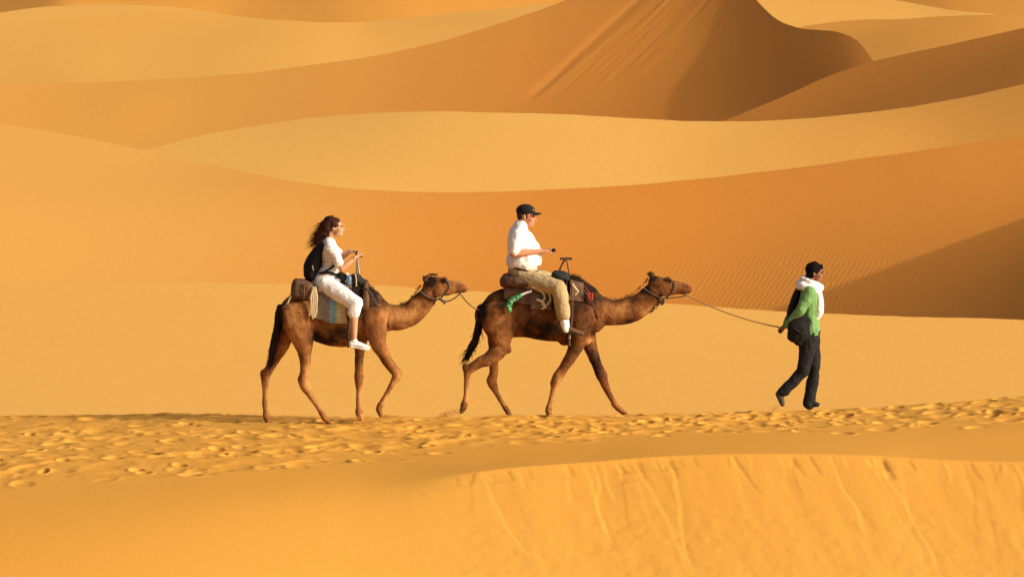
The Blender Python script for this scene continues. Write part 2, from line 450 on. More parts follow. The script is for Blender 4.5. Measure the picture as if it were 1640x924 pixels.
class Blob:
    def __init__(self): self.v = []; self.f = []
    def _add(self, v, f):
        o = len(self.v); self.v += [tuple(x) for x in v]; self.f += [tuple(i + o for i in q) for q in f]
    def tube(self, pts, rn, rl=None, lat=(0, 1, 0), n=5, seg=14, cap=True):
        rl = rn if rl is None else rl
        k = len(pts)
        rn = [rn] * k if np.isscalar(rn) else rn; rl = [rl] * k if np.isscalar(rl) else rl
        D = catmull(np.column_stack([np.asarray(pts, float), rn, rl]), n)
        P, A, B = D[:, :3], np.maximum(D[:, 3], .001), np.maximum(D[:, 4], .001)
        T = np.gradient(P, axis=0); T /= np.linalg.norm(T, axis=1)[:, None] + 1e-12
        lat = np.asarray(lat, float)
        rings = []
        prevL = None
        items = [(P[i], T[i], A[i], B[i]) for i in range(len(P))]
        if cap:
            a0, a1 = items[0], items[-1]
            def capr(it, sgn):
                p, t, a, b = it; r = min(a, b); return [(p + sgn*t*r*h, t, a*w, b*w) for h, w in ((.45, .88), (.8, .58), (.97, .22))]
            items = capr(a0, -1)[::-1] + items + capr(a1, 1)
        for p, t, a, b in items:
            L = lat - t * np.dot(lat, t)
            if np.linalg.norm(L) < .25:
                L = (prevL if prevL is not None else np.array([0, 0, 1.0])); L = L - t*np.dot(L, t)
            L = L / (np.linalg.norm(L) + 1e-12); prevL = L
            N = np.cross(t, L)
            th = np.arange(seg) * 2*math.pi/seg
            rings.append(p + np.cos(th)[:, None]*N*a + np.sin(th)[:, None]*L*b)
        V = np.vstack(rings); m = len(rings)
        F = [(i*seg + j, i*seg + (j+1) % seg, (i+1)*seg + (j+1) % seg, (i+1)*seg + j) for i in range(m-1) for j in range(seg)]
        F.append(tuple(range(seg-1, -1, -1))); F.append(tuple((m-1)*seg + j for j in range(seg)))
        self._add(V, F); return self
    def ell(self, c, r, rot=0.0, nu=16, nv=10):       # ellipsoid, rot turns it in the X-Z plane
        c = np.asarray(c, float); V = []; F = []
        for i in range(1, nv):
            ph = math.pi * i / nv
            for j in range(nu):
                th = 2*math.pi*j/nu
                V.append((r[0]*math.sin(ph)*math.cos(th), r[1]*math.sin(ph)*math.sin(th), r[2]*math.cos(ph)))
        V += [(0, 0, r[2]), (0, 0, -r[2])]; t, b = len(V)-2, len(V)-1
        for i in range(nv-2):
            for j in range(nu): F.append((i*nu+j, (i+1)*nu+j, (i+1)*nu+(j+1) % nu, i*nu+(j+1) % nu))
        for j in range(nu):
            F.append((t, j, (j+1) % nu)); F.append((b, (nv-2)*nu+(j+1) % nu, (nv-2)*nu+j))
        cs, sn = math.cos(rot), math.sin(rot)
        V = [(c[0]+x*cs-z*sn, c[1]+y, c[2]+x*sn+z*cs) for x, y, z in V]
        self._add(V, F); return self
    def bevbox(self, c, h, rot=0.0, b=.3):            # rounded box
        c = np.asarray(c, float); bm = bmesh.new(); bmesh.ops.create_cube(bm, size=2)
        bmesh.ops.bevel(bm, geom=bm.edges[:], offset=b, segments=3, profile=.6, affect='EDGES')
        cs, sn = math.cos(rot), math.sin(rot)
        bm.verts.index_update()
        V = [(c[0]+v.co.x*h[0]*cs-v.co.z*h[2]*sn, c[1]+v.co.y*h[1], c[2]+v.co.x*h[0]*sn+v.co.z*h[2]*cs) for v in bm.verts]
        F = [tuple(v.index for v in f.verts) for f in bm.faces]; bm.free()
        self._add(V, F); return self
    def build(self, name, mat, parent=None, base=(0, 0, 0), voxel=None, smooth=4, wrinkle=None, cut=None):
        me = bpy.data.meshes.new(name); me.from_pydata(self.v, [], self.f); me.update()
        bm = bmesh.new(); bm.from_mesh(me); bmesh.ops.recalc_face_normals(bm, faces=bm.faces); bm.to_mesh(me); bm.free()
        o = bpy.data.objects.new(name, me); COL.objects.link(o)
        if voxel:
            r = o.modifiers.new('r', 'REMESH'); r.mode = 'VOXEL'; r.voxel_size = voxel; r.adaptivity = 0
            if smooth:
                s = o.modifiers.new('s', 'SMOOTH'); s.factor = .5; s.iterations = smooth
            dg = bpy.context.evaluated_depsgraph_get(); dg.update()
            ev = bpy.data.meshes.new_from_object(o.evaluated_get(dg))
            o.modifiers.clear(); o.data = ev; bpy.data.meshes.remove(me); me = ev; me.name = name
        co = np.empty(len(me.vertices)*3, np.float32); me.vertices.foreach_get('co', co); co = co.reshape(-1, 3)
        if wrinkle:
            amp, fr = wrinkle[0], wrinkle[1]; st = wrinkle[2] if len(wrinkle) > 2 else (1, 1, 1)
            no = np.empty(len(co)*3, np.float32); me.vertices.foreach_get('normal', no); no = no.reshape(-1, 3)
            d = np.array([mnoise.noise(Vector((p[0]*fr*st[0], p[1]*fr*st[1], p[2]*fr*st[2]))) + .5*mnoise.noise(Vector((p[0]*fr*2.3, p[1]*fr*2.3+5, p[2]*fr*2.3))) for p in co], np.float32)
            co = co + no * d[:, None] * amp
        co = co - np.asarray(base, np.float32)
        me.vertices.foreach_set('co', co.ravel().astype(np.float32)); me.update()
        me.polygons.foreach_set('use_smooth', np.ones(len(me.polygons), bool))
        me.materials.clear(); me.materials.append(mat)
        if parent is not None: o.parent = parent
        else: o.location = base
        return o

def empty(name, loc, label, cat, group=None):
    o = bpy.data.objects.new(name, None); COL.objects.link(o); o.location = loc; o.empty_display_size = .1
    return tag(o, label, cat, group)

def hair_blades(name, roots, dirs, lens, width, mat, parent, base, droop=.5, seed=1, kind='stuff'):
    rg = random.Random(seed); V = []; F = []
    for r, d, l in zip(roots, dirs, lens):
        r = np.asarray(r, float); d = np.asarray(d, float); d = d / (np.linalg.norm(d)+1e-9)
        side = np.cross(d, [rg.uniform(-1, 1), rg.uniform(-1, 1), rg.uniform(-1, 1)]); side /= np.linalg.norm(side)+1e-9
        o = len(V); p = r.copy()
        for k in range(4):
            w = width * (1 - k/3.2)
            V.append(p - side*w); V.append(p + side*w)
            d = d + np.array([rg.uniform(-.25, .25), rg.uniform(-.25, .25), rg.uniform(-.2, .1) - droop*.35]); d /= np.linalg.norm(d)
            p = p + d*l/3
        for k in range(3): F.append((o+2*k, o+2*k+1, o+2*k+3, o+2*k+2))
    ob = mesh_obj(name, np.array(V), F, mat, parent, True, base)
    if parent is not None and kind: ob['kind'] = kind
    return ob

# ------------------------------------------------------------------ materials of things
def plain(name, col, rough=.85, var=.15, scale=40, bump=.1, spec=.2, metal=0, dist=.004):
    m, nt, b = new_mat(name); N, L = nt.nodes, nt.links
    tc = N.new('ShaderNodeTexCoord'); n = N.new('ShaderNodeTexNoise'); n.inputs['Scale'].default_value = scale; n.inputs['Detail'].default_value = 4
    L.new(tc.outputs['Object'], n.inputs['Vector'])
    mr = N.new('ShaderNodeMapRange'); mr.inputs[1].default_value = .25; mr.inputs[2].default_value = .75; mr.inputs[3].default_value = 1-var; mr.inputs[4].default_value = 1+var
    L.new(n.outputs[0], mr.inputs[0])
    vm = N.new('ShaderNodeVectorMath'); vm.operation = 'SCALE'; vm.inputs[0].default_value = col; L.new(mr.outputs[0], vm.inputs['Scale'])
    L.new(vm.outputs[0], b.inputs['Base Color']); b.inputs['Roughness'].default_value = rough; b.inputs['Specular IOR Level'].default_value = spec; b.inputs['Metallic'].default_value = metal
    bp = N.new('ShaderNodeBump'); bp.inputs['Strength'].default_value = bump; bp.inputs['Distance'].default_value = dist
    L.new(n.outputs[0], bp.inputs['Height']); L.new(bp.outputs[0], b.inputs['Normal'])
    return m

def fur_material(name, light, mid, dark):
    m, nt, b = new_mat(name); N, L = nt.nodes, nt.links
    tc = N.new('ShaderNodeTexCoord')
    n1 = N.new('ShaderNodeTexNoise'); n1.inputs['Scale'].default_value = 5; n1.inputs['Detail'].default_value = 6; n1.inputs['Roughness'].default_value = .62
    n2 = N.new('ShaderNodeTexNoise'); n2.inputs['Scale'].default_value = 70; n2.inputs['Detail'].default_value = 4
    mp = N.new('ShaderNodeMapping'); mp.inputs['Scale'].default_value = (1.3, 1, .55)
    L.new(tc.outputs['Object'], n1.inputs['Vector']); L.new(tc.outputs['Object'], mp.inputs[0]); L.new(mp.outputs[0], n2.inputs['Vector'])
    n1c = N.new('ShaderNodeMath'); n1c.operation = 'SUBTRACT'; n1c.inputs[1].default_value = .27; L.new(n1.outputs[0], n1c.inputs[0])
    at = N.new('ShaderNodeAttribute'); at.attribute_name = 'coat_and_shade'
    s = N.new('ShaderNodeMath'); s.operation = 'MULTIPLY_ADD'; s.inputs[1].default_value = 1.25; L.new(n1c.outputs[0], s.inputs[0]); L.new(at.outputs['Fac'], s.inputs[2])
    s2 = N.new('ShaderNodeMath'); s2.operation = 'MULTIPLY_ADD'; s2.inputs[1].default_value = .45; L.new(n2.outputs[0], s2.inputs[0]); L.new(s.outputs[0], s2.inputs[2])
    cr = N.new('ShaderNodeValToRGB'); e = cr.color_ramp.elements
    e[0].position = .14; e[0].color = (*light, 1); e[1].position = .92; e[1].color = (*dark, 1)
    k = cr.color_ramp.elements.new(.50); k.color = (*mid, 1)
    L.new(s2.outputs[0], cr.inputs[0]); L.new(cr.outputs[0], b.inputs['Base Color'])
    b.inputs['Roughness'].default_value = .85; b.inputs['Specular IOR Level'].default_value = .15
    bp = N.new('ShaderNodeBump'); bp.inputs['Strength'].default_value = .7; bp.inputs['Distance'].default_value = .018
    L.new(n2.outputs[0], bp.inputs['Height']); L.new(bp.outputs[0], b.inputs['Normal'])
    return m

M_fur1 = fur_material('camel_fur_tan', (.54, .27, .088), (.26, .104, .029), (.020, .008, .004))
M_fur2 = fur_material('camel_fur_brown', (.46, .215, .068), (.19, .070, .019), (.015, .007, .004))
M_darkhair = plain('dark_camel_hair', (.016, .008, .005), var=.4)
M_mane = plain('brown_mane_hair', (.05, .02, .008), var=.4)
M_eye = plain('dark_eye', (.006, .004, .003), rough=.2, spec=.6, bump=0)
M_skin_w = plain('fair_skin', (.50, .27, .15), rough=.6, var=.06, bump=.03)
M_skin_m = plain('sunburnt_skin', (.46, .21, .11), rough=.6, var=.06, bump=.03)
M_skin_g = plain('brown_skin', (.26, .115, .05), rough=.6, var=.08, bump=.03)
M_white = plain('white_cotton', (.84, .83, .80), var=.04, scale=60)
M_scarf = plain('white_scarf_cloth', (.76, .75, .71), var=.06, scale=70, bump=.3)
M_khaki = plain('khaki_cotton', (.40, .30, .155), var=.1, scale=50)
M_green = plain('green_shirt_cloth', (.15, .305, .105), var=.1, scale=50)
M_black = plain('black_cloth', (.011, .010, .010), var=.3, scale=60)
M_charcoal = plain('charcoal_denim', (.015, .0145, .015), var=.4, scale=45)
M_hair_b = plain('black_hair', (.005, .004, .0035), rough=.8, var=.4, scale=120, bump=.4, spec=.1)
M_hair_br = plain('dark_brown_hair', (.034, .0095, .0045), rough=.7, var=.5, scale=80, bump=.4, spec=.15)
M_hair_m = plain('short_brown_hair', (.05, .02, .01), rough=.7, var=.4, scale=120, bump=.5)
M_leather = plain('brown_leather', (.10, .05, .022), rough=.6, var=.3, scale=30, bump=.3)
M_pack = plain('brown_canvas', (.125, .066, .038), var=.3, scale=22, bump=.35, dist=.01)
M_greybrown = plain('grey_brown_wool', (.14, .10, .065), var=.3, scale=35, bump=.4)
M_darkpad = plain('dark_pad_cloth', (.022, .02, .02), var=.4, scale=30, bump=.3)
M_rope = plain('tan_rope', (.22, .13, .06), var=.3, scale=150, bump=.5)
M_cream = plain('cream_rope', (.58, .46, .26), var=.2, scale=120, bump=.5)
M_greyrope = plain('grey_blue_rope', (.075, .062, .05), var=.5, scale=60, bump=.4)
M_steel = plain('worn_steel', (.35, .33, .30), rough=.35, var=.2, metal=1.0, bump=.05)
M_wood = plain('dark_iron_wood', (.04, .02, .012), rough=.6, var=.3)
M_red = plain('faded_red_wool', (.30, .045, .014), var=.3, scale=60)
M_greencloth = plain('green_printed_cloth', (.06, .30, .10), var=.5, scale=26, bump=.2)
M_blue = plain('blue_plastic', (.10, .16, .26), rough=.3, var=.15, spec=.5)
M_shoe_br = plain('brown_suede', (.13, .065, .03), var=.25)
M_shoe_g = plain('grey_brown_canvas_shoe', (.085, .07, .055), var=.3)
M_sole = plain('dark_rubber', (.03, .025, .02), var=.2)
M_grit = plain('flung_sand', (.66, .34, .075), var=.15, scale=20, bump=.0)
# ------------------------------------------------------------------ camels
def coat_shade_attr(o, base, pl, spots, rnd):  # coat tones per vertex, with some body shade painted in
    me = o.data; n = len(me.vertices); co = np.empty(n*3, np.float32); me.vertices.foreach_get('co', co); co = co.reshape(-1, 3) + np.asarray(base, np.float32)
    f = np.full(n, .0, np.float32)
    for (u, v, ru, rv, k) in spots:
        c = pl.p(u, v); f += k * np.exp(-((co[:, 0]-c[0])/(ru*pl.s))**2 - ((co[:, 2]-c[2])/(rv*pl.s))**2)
    a = me.attributes.new('coat_and_shade', 'FLOAT', 'POINT'); a.data.foreach_set('value', np.clip(f, -.4, .9))

def make_camel(name_label, pl, trunk, hump, neck, head, legs, ear, eye, nostril, spots, fur, near_dy, far_dy, base_uv):
    s = pl.s
    base = pl.p(*base_uv); base[2] = ground_z(base[0], base[1])
    root = empty('camel', base, name_label, 'camel', 'camels walking in a string')
    b = Blob()
    T = lambda L, dy=0: ([pl.p(q[0], q[1], dy + (q[4] if len(q) > 4 else 0)) for q in L], [q[2]*s for q in L], [q[3]*s for q in L])
    b.tube(*T(trunk), n=6, seg=28)
    for hx, hy, ra, rb_, rl in hump: b.ell(pl.p(hx, hy), (ra*s, rl*s, rb_*s))
    b.tube(*T(neck), n=6, seg=22)
    b.tube(*T(head), n=6, seg=20)
    for chains, dy, planted in legs:
        for ch in chains:
            P, A, B = T(ch, dy)
            if planted is not None and ch is chains[-1]:
                g = ground_z(P[-1][0], P[-1][1])
                dz = g + A[-1]*.15 - P[-1][2]
                k = len(P)
                for i in range(k): P[i][2] += dz * (i/(k-1))**2
            b.tube(P, A, B, n=5, seg=14)
    for (x, y, dy, ra, rb_, rl) in ear['joints']: b.ell(pl.p(x, y, dy), (ra*s, rl*s, rb_*s))
    # face relief: brow, cheek, lips
    for (x, y, ra, rb_, rl, dy) in ear['bumps']: b.ell(pl.p(x, y, dy), (ra*s, rl*s, rb_*s))
    body = b.build('body', fur, root, base, voxel=.0125, smooth=3, wrinkle=(.009, 7))
    coat_shade_attr(body, base, pl, spots, 0)
    # ears
    for sg in (-1, 1):
        e = Blob(); p0 = pl.p(ear['u'], ear['v'], sg*6.5*s)
        e.tube([p0, p0 + np.array([ear['d'][0]*4*s, sg*2.5*s, ear['d'][1]*4*s]), p0 + np.array([ear['d'][0]*9*s, sg*4*s, ear['d'][1]*9*s])], [3.6*s, 4.6*s, 1.4*s], [2.2*s, 2.6*s, 1.0*s])
        e.build('ear', M_mane, root, base, voxel=.006, smooth=2); 
    for sg in (-1, 1):
        Blob().ell(pl.p(eye[0], eye[1], sg*eye[2]*s), (2.0*s, 1.5*s, 1.7*s)).build('eye', M_eye, root, base)
        Blob().ell(pl.p(nostril[0], nostril[1], sg*nostril[2]*s), (1.6*s, .8*s, .6*s), rot=-.5).build('nostril', M_darkhair, root, base)
    # mouth line
    m = Blob(); m.tube([pl.p(u, v, -dy*s) for u, v, dy in ear['mouth']], .5*s, seg=6); m.build('mouth', M_darkhair, root, base)
    return root, base

# the front camel, led by the man on foot
P2 = Plane(-0.15)
near, far = -.17, .17
c2_trunk = [(775, 506, 19, 15), (798, 502, 37, 26), (840, 499, 42, 33), (880, 499, 48, 36), (915, 497, 50, 33), (940, 500, 44, 27), (956, 504, 30, 19)]
c2_neck = [(938, 488, 30, 20), (960, 498, 24, 15), (978, 501, 20.5, 12.5), (1003, 498.5, 21.5, 11.5), (1024, 489, 19.5, 10.5), (1042, 473, 17, 9.5), (1054, 459, 13, 8.5)]
c2_head = [(1047, 452, 11, 8.5), (1060, 457, 14.5, 10.5), (1074, 460.5, 12.5, 9), (1086, 461, 10.3, 7.2), (1096, 462, 9.6, 7.3), (1103, 463.5, 7, 6.3)]
c2_legs = [
 ([[(797, 492, 30, 12), (799, 515, 28, 14), (803, 538, 20, 13), (806, 553, 12, 9)],
   [(809, 554, 10, 9), (797, 562, 13.5, 10), (781, 573, 11, 9), (766, 580, 9, 8), (750, 590, 7, 7)],
   [(749, 588, 7.5, 7), (748, 601, 5, 5.5), (746.5, 622, 3.8, 4.4), (745.5, 638, 4.6, 5), (744.5, 645, 6, 6.5)],
   [(745, 643, 6, 6.5), (742.5, 650, 5.5, 7.5), (739, 657, 3, 6.5)]], near, None),
 ([[(800, 520, 22, 12), (794, 550, 13, 11), (791, 578, 8.2, 8), (790.5, 600, 7.6, 7.5), (787.5, 613, 8, 7.5), (794, 629, 5.3, 6), (803, 645, 4.1, 5), (809, 655, 4.6, 6)],
   [(808, 653, 4.8, 6), (813, 659, 4.5, 8), (819, 663, 3, 8)]], far, 1),
 ([[(930, 492, 22, 10), (930, 522, 19, 12), (923, 550, 13, 11), (909, 577, 9, 9.5), (896, 597, 8.5, 9), (889.5, 609, 8, 8.5), (886.5, 621, 5.3, 6), (881, 641, 4.2, 5), (878.5, 651, 5, 6)],
   [(878.5, 650, 5, 6.5), (878, 656, 5.5, 8), (880, 661, 5, 8.5)]], near, 1),
 ([[(938, 510, 20, 10), (942, 545, 13, 11), (953, 577, 9, 9.5), (962, 600, 8.6, 9), (966, 611, 8, 8.5), (974, 630, 5, 6), (983, 646, 4.6, 5.5), (987, 652, 5.2, 6)],
   [(986, 651, 5, 6), (993, 656, 5, 8), (1004, 659, 3.4, 8.5)]], far, 1)]
c2_ear = dict(joints=[(744.5, 586, near, 4.5, 8, 5), (815, 557, near, 4.5, 7, 7), (893, 603, near, 7, 8, 8.5), (887, 611, near, 7, 6, 7.5), (968, 606, far, 6, 9, 8), (783, 611, far, 4, 8, 5), (879, 651, near, 6, 5, 7), (985, 650, far, 6, 5, 7), (745, 643, near, 6.5, 5, 7), (935, 543, near, 12, 9, 10), (905, 548, 0, 10, 5, 10)], u=1044, v=443, d=(-.35, .75), bumps=[(1069, 447, 6, 4, 3.5, -.055), (1069, 447, 6, 4, 3.5, .055), (1098, 458.5, 6, 5, 6, 0), (1096, 469, 6, 3.2, 5, 0), (1064, 467, 9, 8, 3, -.055), (1064, 467, 9, 8, 3, .055)],
              mouth=[(1090, 467.5, 7.4), (1096, 467, 7.2), (1102, 467.5, 6), (1105, 466.5, 3.5)])
spots2 = [(925, 480, 34, 45, .20), (860, 520, 44, 24, .14), (795, 515, 22, 34, -.12), (925, 452, 34, 22, .62), (890, 455, 40, 20, .45), (1000, 478, 40, 6, .35), (1030, 462, 16, 9, .45), (1046, 442, 7, 7, .75), (1072, 447, 5, 4, .45), (945, 520, 20, 60, .12),  # coat tones, plus painted shade on belly, flank and far foreleg
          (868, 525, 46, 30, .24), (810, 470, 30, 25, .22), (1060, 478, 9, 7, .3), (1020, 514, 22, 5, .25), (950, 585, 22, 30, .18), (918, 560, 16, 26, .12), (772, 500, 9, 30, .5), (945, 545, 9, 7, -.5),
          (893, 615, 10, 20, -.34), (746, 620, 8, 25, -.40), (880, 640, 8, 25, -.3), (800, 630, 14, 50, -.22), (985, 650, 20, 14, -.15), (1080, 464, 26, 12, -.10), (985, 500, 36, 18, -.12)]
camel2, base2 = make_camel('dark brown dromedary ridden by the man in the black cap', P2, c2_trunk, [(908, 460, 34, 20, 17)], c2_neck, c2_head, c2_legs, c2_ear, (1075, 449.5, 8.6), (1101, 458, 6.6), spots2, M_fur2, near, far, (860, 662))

# the rear camel
P1 = Plane(-0.9)
c1_trunk = [(455, 510, 19, 13), (477, 503, 35, 25), (510, 505, 43, 32), (540, 507, 49, 35), (570, 504, 51, 32), (592, 506, 44, 26), (608, 510, 30, 18)]
c1_neck = [(592, 498, 30, 19), (611, 507, 25, 14.5), (626, 508.5, 21.5, 12.5), (642, 508, 20.5, 11.5), (659, 501, 19.5, 10.5), (676, 485, 17.5, 9.5), (689, 468, 14, 8.8)]
c1_head = [(686, 458, 13, 9), (701, 459, 16.5, 10.8), (716, 461, 12.2, 9), (728, 460, 10.6, 7.6), (737, 460, 10.2, 7.6), (744, 462, 7.6, 6.5)]
c1_legs = [
 ([[(475, 492, 28, 12), (479, 518, 25, 14), (485, 538, 20, 13), (488, 556, 13.5, 11), (489, 574, 9.2, 9), (489, 592, 7.8, 8), (487, 608, 8.3, 8), (491, 619, 7.6, 7.5), (500, 634, 5.2, 6), (511, 651, 4.2, 5), (518, 661, 4.9, 6)],
   [(517, 660, 5, 6), (522, 667, 4.8, 8), (530, 672, 3.2, 8.5)]], near, 1),
 ([[(466, 505, 20, 12), (456, 540, 15, 11), (444, 568, 10.5, 9), (433, 588, 8, 8), (424.5, 604, 7.6, 7.5), (424, 617, 6.6, 6.5), (424, 634, 4.6, 5.2), (423.5, 653, 4.1, 5), (425, 666, 5.2, 6)],
   [(425, 665, 5.4, 6.5), (426.5, 671, 6, 8), (430, 677, 4.4, 8)]], far, 1),
 ([[(598, 494, 22, 10), (601, 524, 20, 12), (608, 551, 12.5, 11), (618, 571, 8.8, 9.5), (629, 587, 8.6, 9), (636, 597, 8.3, 8.5), (631, 608, 6, 6.5), (620, 627, 4.4, 5), (613.5, 640, 5.2, 5.5), (609, 648, 5.6, 6)],
   [(609, 646, 5.6, 6), (607, 653, 5.2, 7.5), (610.5, 663, 3.4, 7)]], near, None),
 ([[(585, 515, 18, 10), (577, 550, 11, 10), (575, 578, 7.4, 8.5), (574.5, 600, 7.6, 8.5), (574.5, 612, 7.2, 8), (574.5, 628, 4.9, 5.8), (573.5, 648, 4.1, 5), (574.5, 661, 5.4, 6)],
   [(574.5, 660, 5.4, 6.5), (576, 667, 5.8, 8), (580, 672, 4.2, 8)]], far, 1)]
c1_ear = dict(joints=[(482, 606, near, 4, 8, 5), (418.5, 601, far, 3.5, 8, 5), (639, 594, near, 6, 7, 8), (634, 602, near, 6, 6, 7.5), (576, 604, far, 7, 8, 8.5), (517, 659, near, 6, 5, 7), (575, 661, far, 6.5, 5, 7), (425, 664, far, 6, 5, 7), (611, 644, near, 6, 5, 6.5), (603, 541, near, 13, 10, 10), (572, 555, 0, 10, 5, 10)], u=683, v=449, d=(-.6, .6), bumps=[(711, 448, 6, 4.2, 3.5, -.06), (711, 448, 6, 4.2, 3.5, .06), (738, 456.5, 6, 5, 6, 0), (735, 467, 6, 3.4, 5, 0), (702, 467, 9, 9, 3, -.06), (702, 467, 9, 9, 3, .06), (692, 448, 8, 6, 6, 0)],
              mouth=[(729, 467.5, 7.6), (735, 466.5, 7.3), (741, 467, 6.2), (745.5, 465.5, 3.6)])
spots1 = [(575, 500, 26, 40, .16), (530, 540, 40, 16, .12), (476, 520, 20, 30, -.08), (590, 466, 24, 18, .5), (560, 462, 34, 18, .4), (640, 487, 30, 6, .25), (668, 470, 14, 8, .40), (690, 450, 9, 8, .78), (712, 449, 5, 4, .45), (535, 535, 44, 22, .20), (505, 545, 14, 20, .18),  # coat tones; belly and top of far foreleg also carry painted shade
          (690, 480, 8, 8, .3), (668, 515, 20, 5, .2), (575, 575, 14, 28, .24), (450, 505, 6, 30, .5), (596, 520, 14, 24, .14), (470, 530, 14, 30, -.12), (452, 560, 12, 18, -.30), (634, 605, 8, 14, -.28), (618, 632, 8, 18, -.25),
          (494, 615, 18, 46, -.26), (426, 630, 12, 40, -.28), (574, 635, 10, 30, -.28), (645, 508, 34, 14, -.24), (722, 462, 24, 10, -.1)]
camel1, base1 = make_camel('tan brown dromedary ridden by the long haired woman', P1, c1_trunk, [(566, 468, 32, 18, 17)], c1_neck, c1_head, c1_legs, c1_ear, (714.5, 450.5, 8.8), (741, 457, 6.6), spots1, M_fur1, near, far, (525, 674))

# ruffs of longer hair: nape, throat, hump and tail
def ruff(pl, path, width, n, ln, d, mat, root, base, seed, dyr=.05, w=.004):
    rg = random.Random(seed); P = catmull([pl.p(u, v) for u, v in path], 20); R_ = []; D_ = []; L_ = []
    for k in range(n):
        p = P[rg.randrange(len(P))] + np.array([rg.gauss(0, width), rg.uniform(-dyr, dyr), rg.gauss(0, width)])
        R_.append(p); D_.append((d[0]+rg.gauss(0, .3), rg.gauss(0, .35), d[1]+rg.gauss(0, .3))); L_.append(ln*.62*rg.uniform(.4, 1.2))
    return hair_blades('mane', R_, D_, L_, w, mat, root, base, seed=seed)
ruff(P2, [(962, 477), (990, 479), (1012, 472), (1030, 457), (1038, 447)], .008, 240, .045, (-.5, .8), M_mane, camel2, base2, 1)
ruff(P2, [(1040, 500), (1052, 488), (1061, 478)], .01, 200, .05, (-.1, -1), M_mane, camel2, base2, 2, .03)
ruff(P2, [(915, 443), (928, 447), (944, 459), (956, 472)], .016, 380, .045, (.2, .7), M_mane, camel2, base2, 3, .09)
ruff(P2, [(1037, 440), (1043, 438), (1048, 441)], .006, 140, .035, (-.4, .8), M_darkhair, camel2, base2, 4, .05)
ruff(P1, [(640, 488), (655, 482), (667, 468), (674, 458)], .008, 200, .045, (-.55, .75), M_mane, camel1, base1, 5)
ruff(P1, [(675, 505), (688, 492), (698, 480)], .01, 200, .05, (-.1, -1), M_mane, camel1, base1, 6, .03)
ruff(P1, [(580, 452), (590, 457), (602, 470), (612, 483)], .014, 320, .04, (.3, .7), M_mane, camel1, base1, 7, .09)
ruff(P1, [(680, 447), (688, 441), (700, 440)], .008, 240, .035, (-.4, .7), M_darkhair, camel1, base1, 8, .06)
# tails
def tail(pl, path, radii, tuft, mat, root, base, seed, dy=0.0):
    s = pl.s; t = Blob().tube([pl.p(u, v, dy) for u, v in path], [r*s for r in radii], n=8)
    o = t.build('tail', mat, root, base, voxel=.007, smooth=2, wrinkle=(.012, 22, (1, 1, .3)))
    rg = random.Random(seed); R_ = []; D_ = []; L_ = []
    P = catmull([pl.p(u, v, dy) for u, v in path], 10)
    for k in range(380):
        i = min(int((rg.random()**.6)*len(P)), len(P)-2); p = P[i] + np.array([rg.gauss(0, .018), rg.gauss(0, .02), rg.gauss(0, .02)])
        d = P[i+1]-P[i]; d = d/np.linalg.norm(d) + np.array([rg.gauss(0, .22), rg.gauss(0, .2), rg.gauss(0, .15)])
        R_.append(p); D_.append(d); L_.append(tuft*rg.uniform(.4, 1.1))
    hair_blades('tail_hair', R_, D_, L_, .005, mat, o, base, droop=.15, seed=seed)
tail(P2, [(770, 492), (768, 515), (764, 536), (756, 556), (748, 568)], [6, 6.5, 6, 5.5, 4], .16, M_darkhair, camel2, base2, 21, -.03)
tail(P1, [(449, 492), (446, 515), (442, 540), (437, 562), (433, 582)], [6, 6.5, 6.5, 5.5, 3], .13, M_darkhair, camel1, base1, 22, -.05)
# ------------------------------------------------------------------ people
def head_blob(b, c, k=1.0, tilt=0.0):
    # head in profile towards +X; c is the middle of the head, tilt turns it in the X-Z plane
    cs, sn = math.cos(tilt), math.sin(tilt)
    def q(x, y, z): return c + k*np.array([x*cs - z*sn, y, x*sn + z*cs])
    def e(x, y, z, rx, ry, rz, rot=0): b.ell(q(x, y, z), (rx*k, ry*k, rz*k), rot + tilt)
    e(-.012, 0, .03, .096, .076, .090)
    e(.030, 0, -.035, .058, .060, .080)
    e(.052, 0, -.085, .034, .036, .026)
    e(.020, 0, -.075, .050, .054, .034)
    e(.062, 0, .030, .030, .052, .026)                       # brow
    b.tube([q(.078, 0, .012), q(.096, 0, -.012), q(.106, 0, -.032)], [.008*k, .011*k, .013*k], [.008*k, .010*k, .014*k])
    b.tube([q(.092, 0, -.038), q(.082, 0, -.040)], .012*k, .016*k)
    e(.081, 0, -.058, .012, .022, .008); e(.078, 0, -.071, .012, .020, .008)   # lips
    for sg in (-1, 1):
        e(.045, sg*.045, -.022, .03, .02, .03)               # cheek
        b.tube([q(-.012, sg*.074, .012), q(-.022, sg*.083, 0), q(-.014, sg*.080, -.028)], [.014*k, .017*k, .008*k], [.006*k, .006*k, .005*k])
    return q

def face_details(q, root, base, k, brow_mat):
    for sg in (-1, 1):
        Blob().ell(q(.080, sg*.033, .006), (.010*k, .012*k, .008*k)).build('eye', M_eye, root, base)
        Blob().tube([q(.086, sg*.016, .026), q(.084, sg*.034, .031), q(.072, sg*.05, .024)], .005*k).build('eyebrow', brow_mat, root, base)

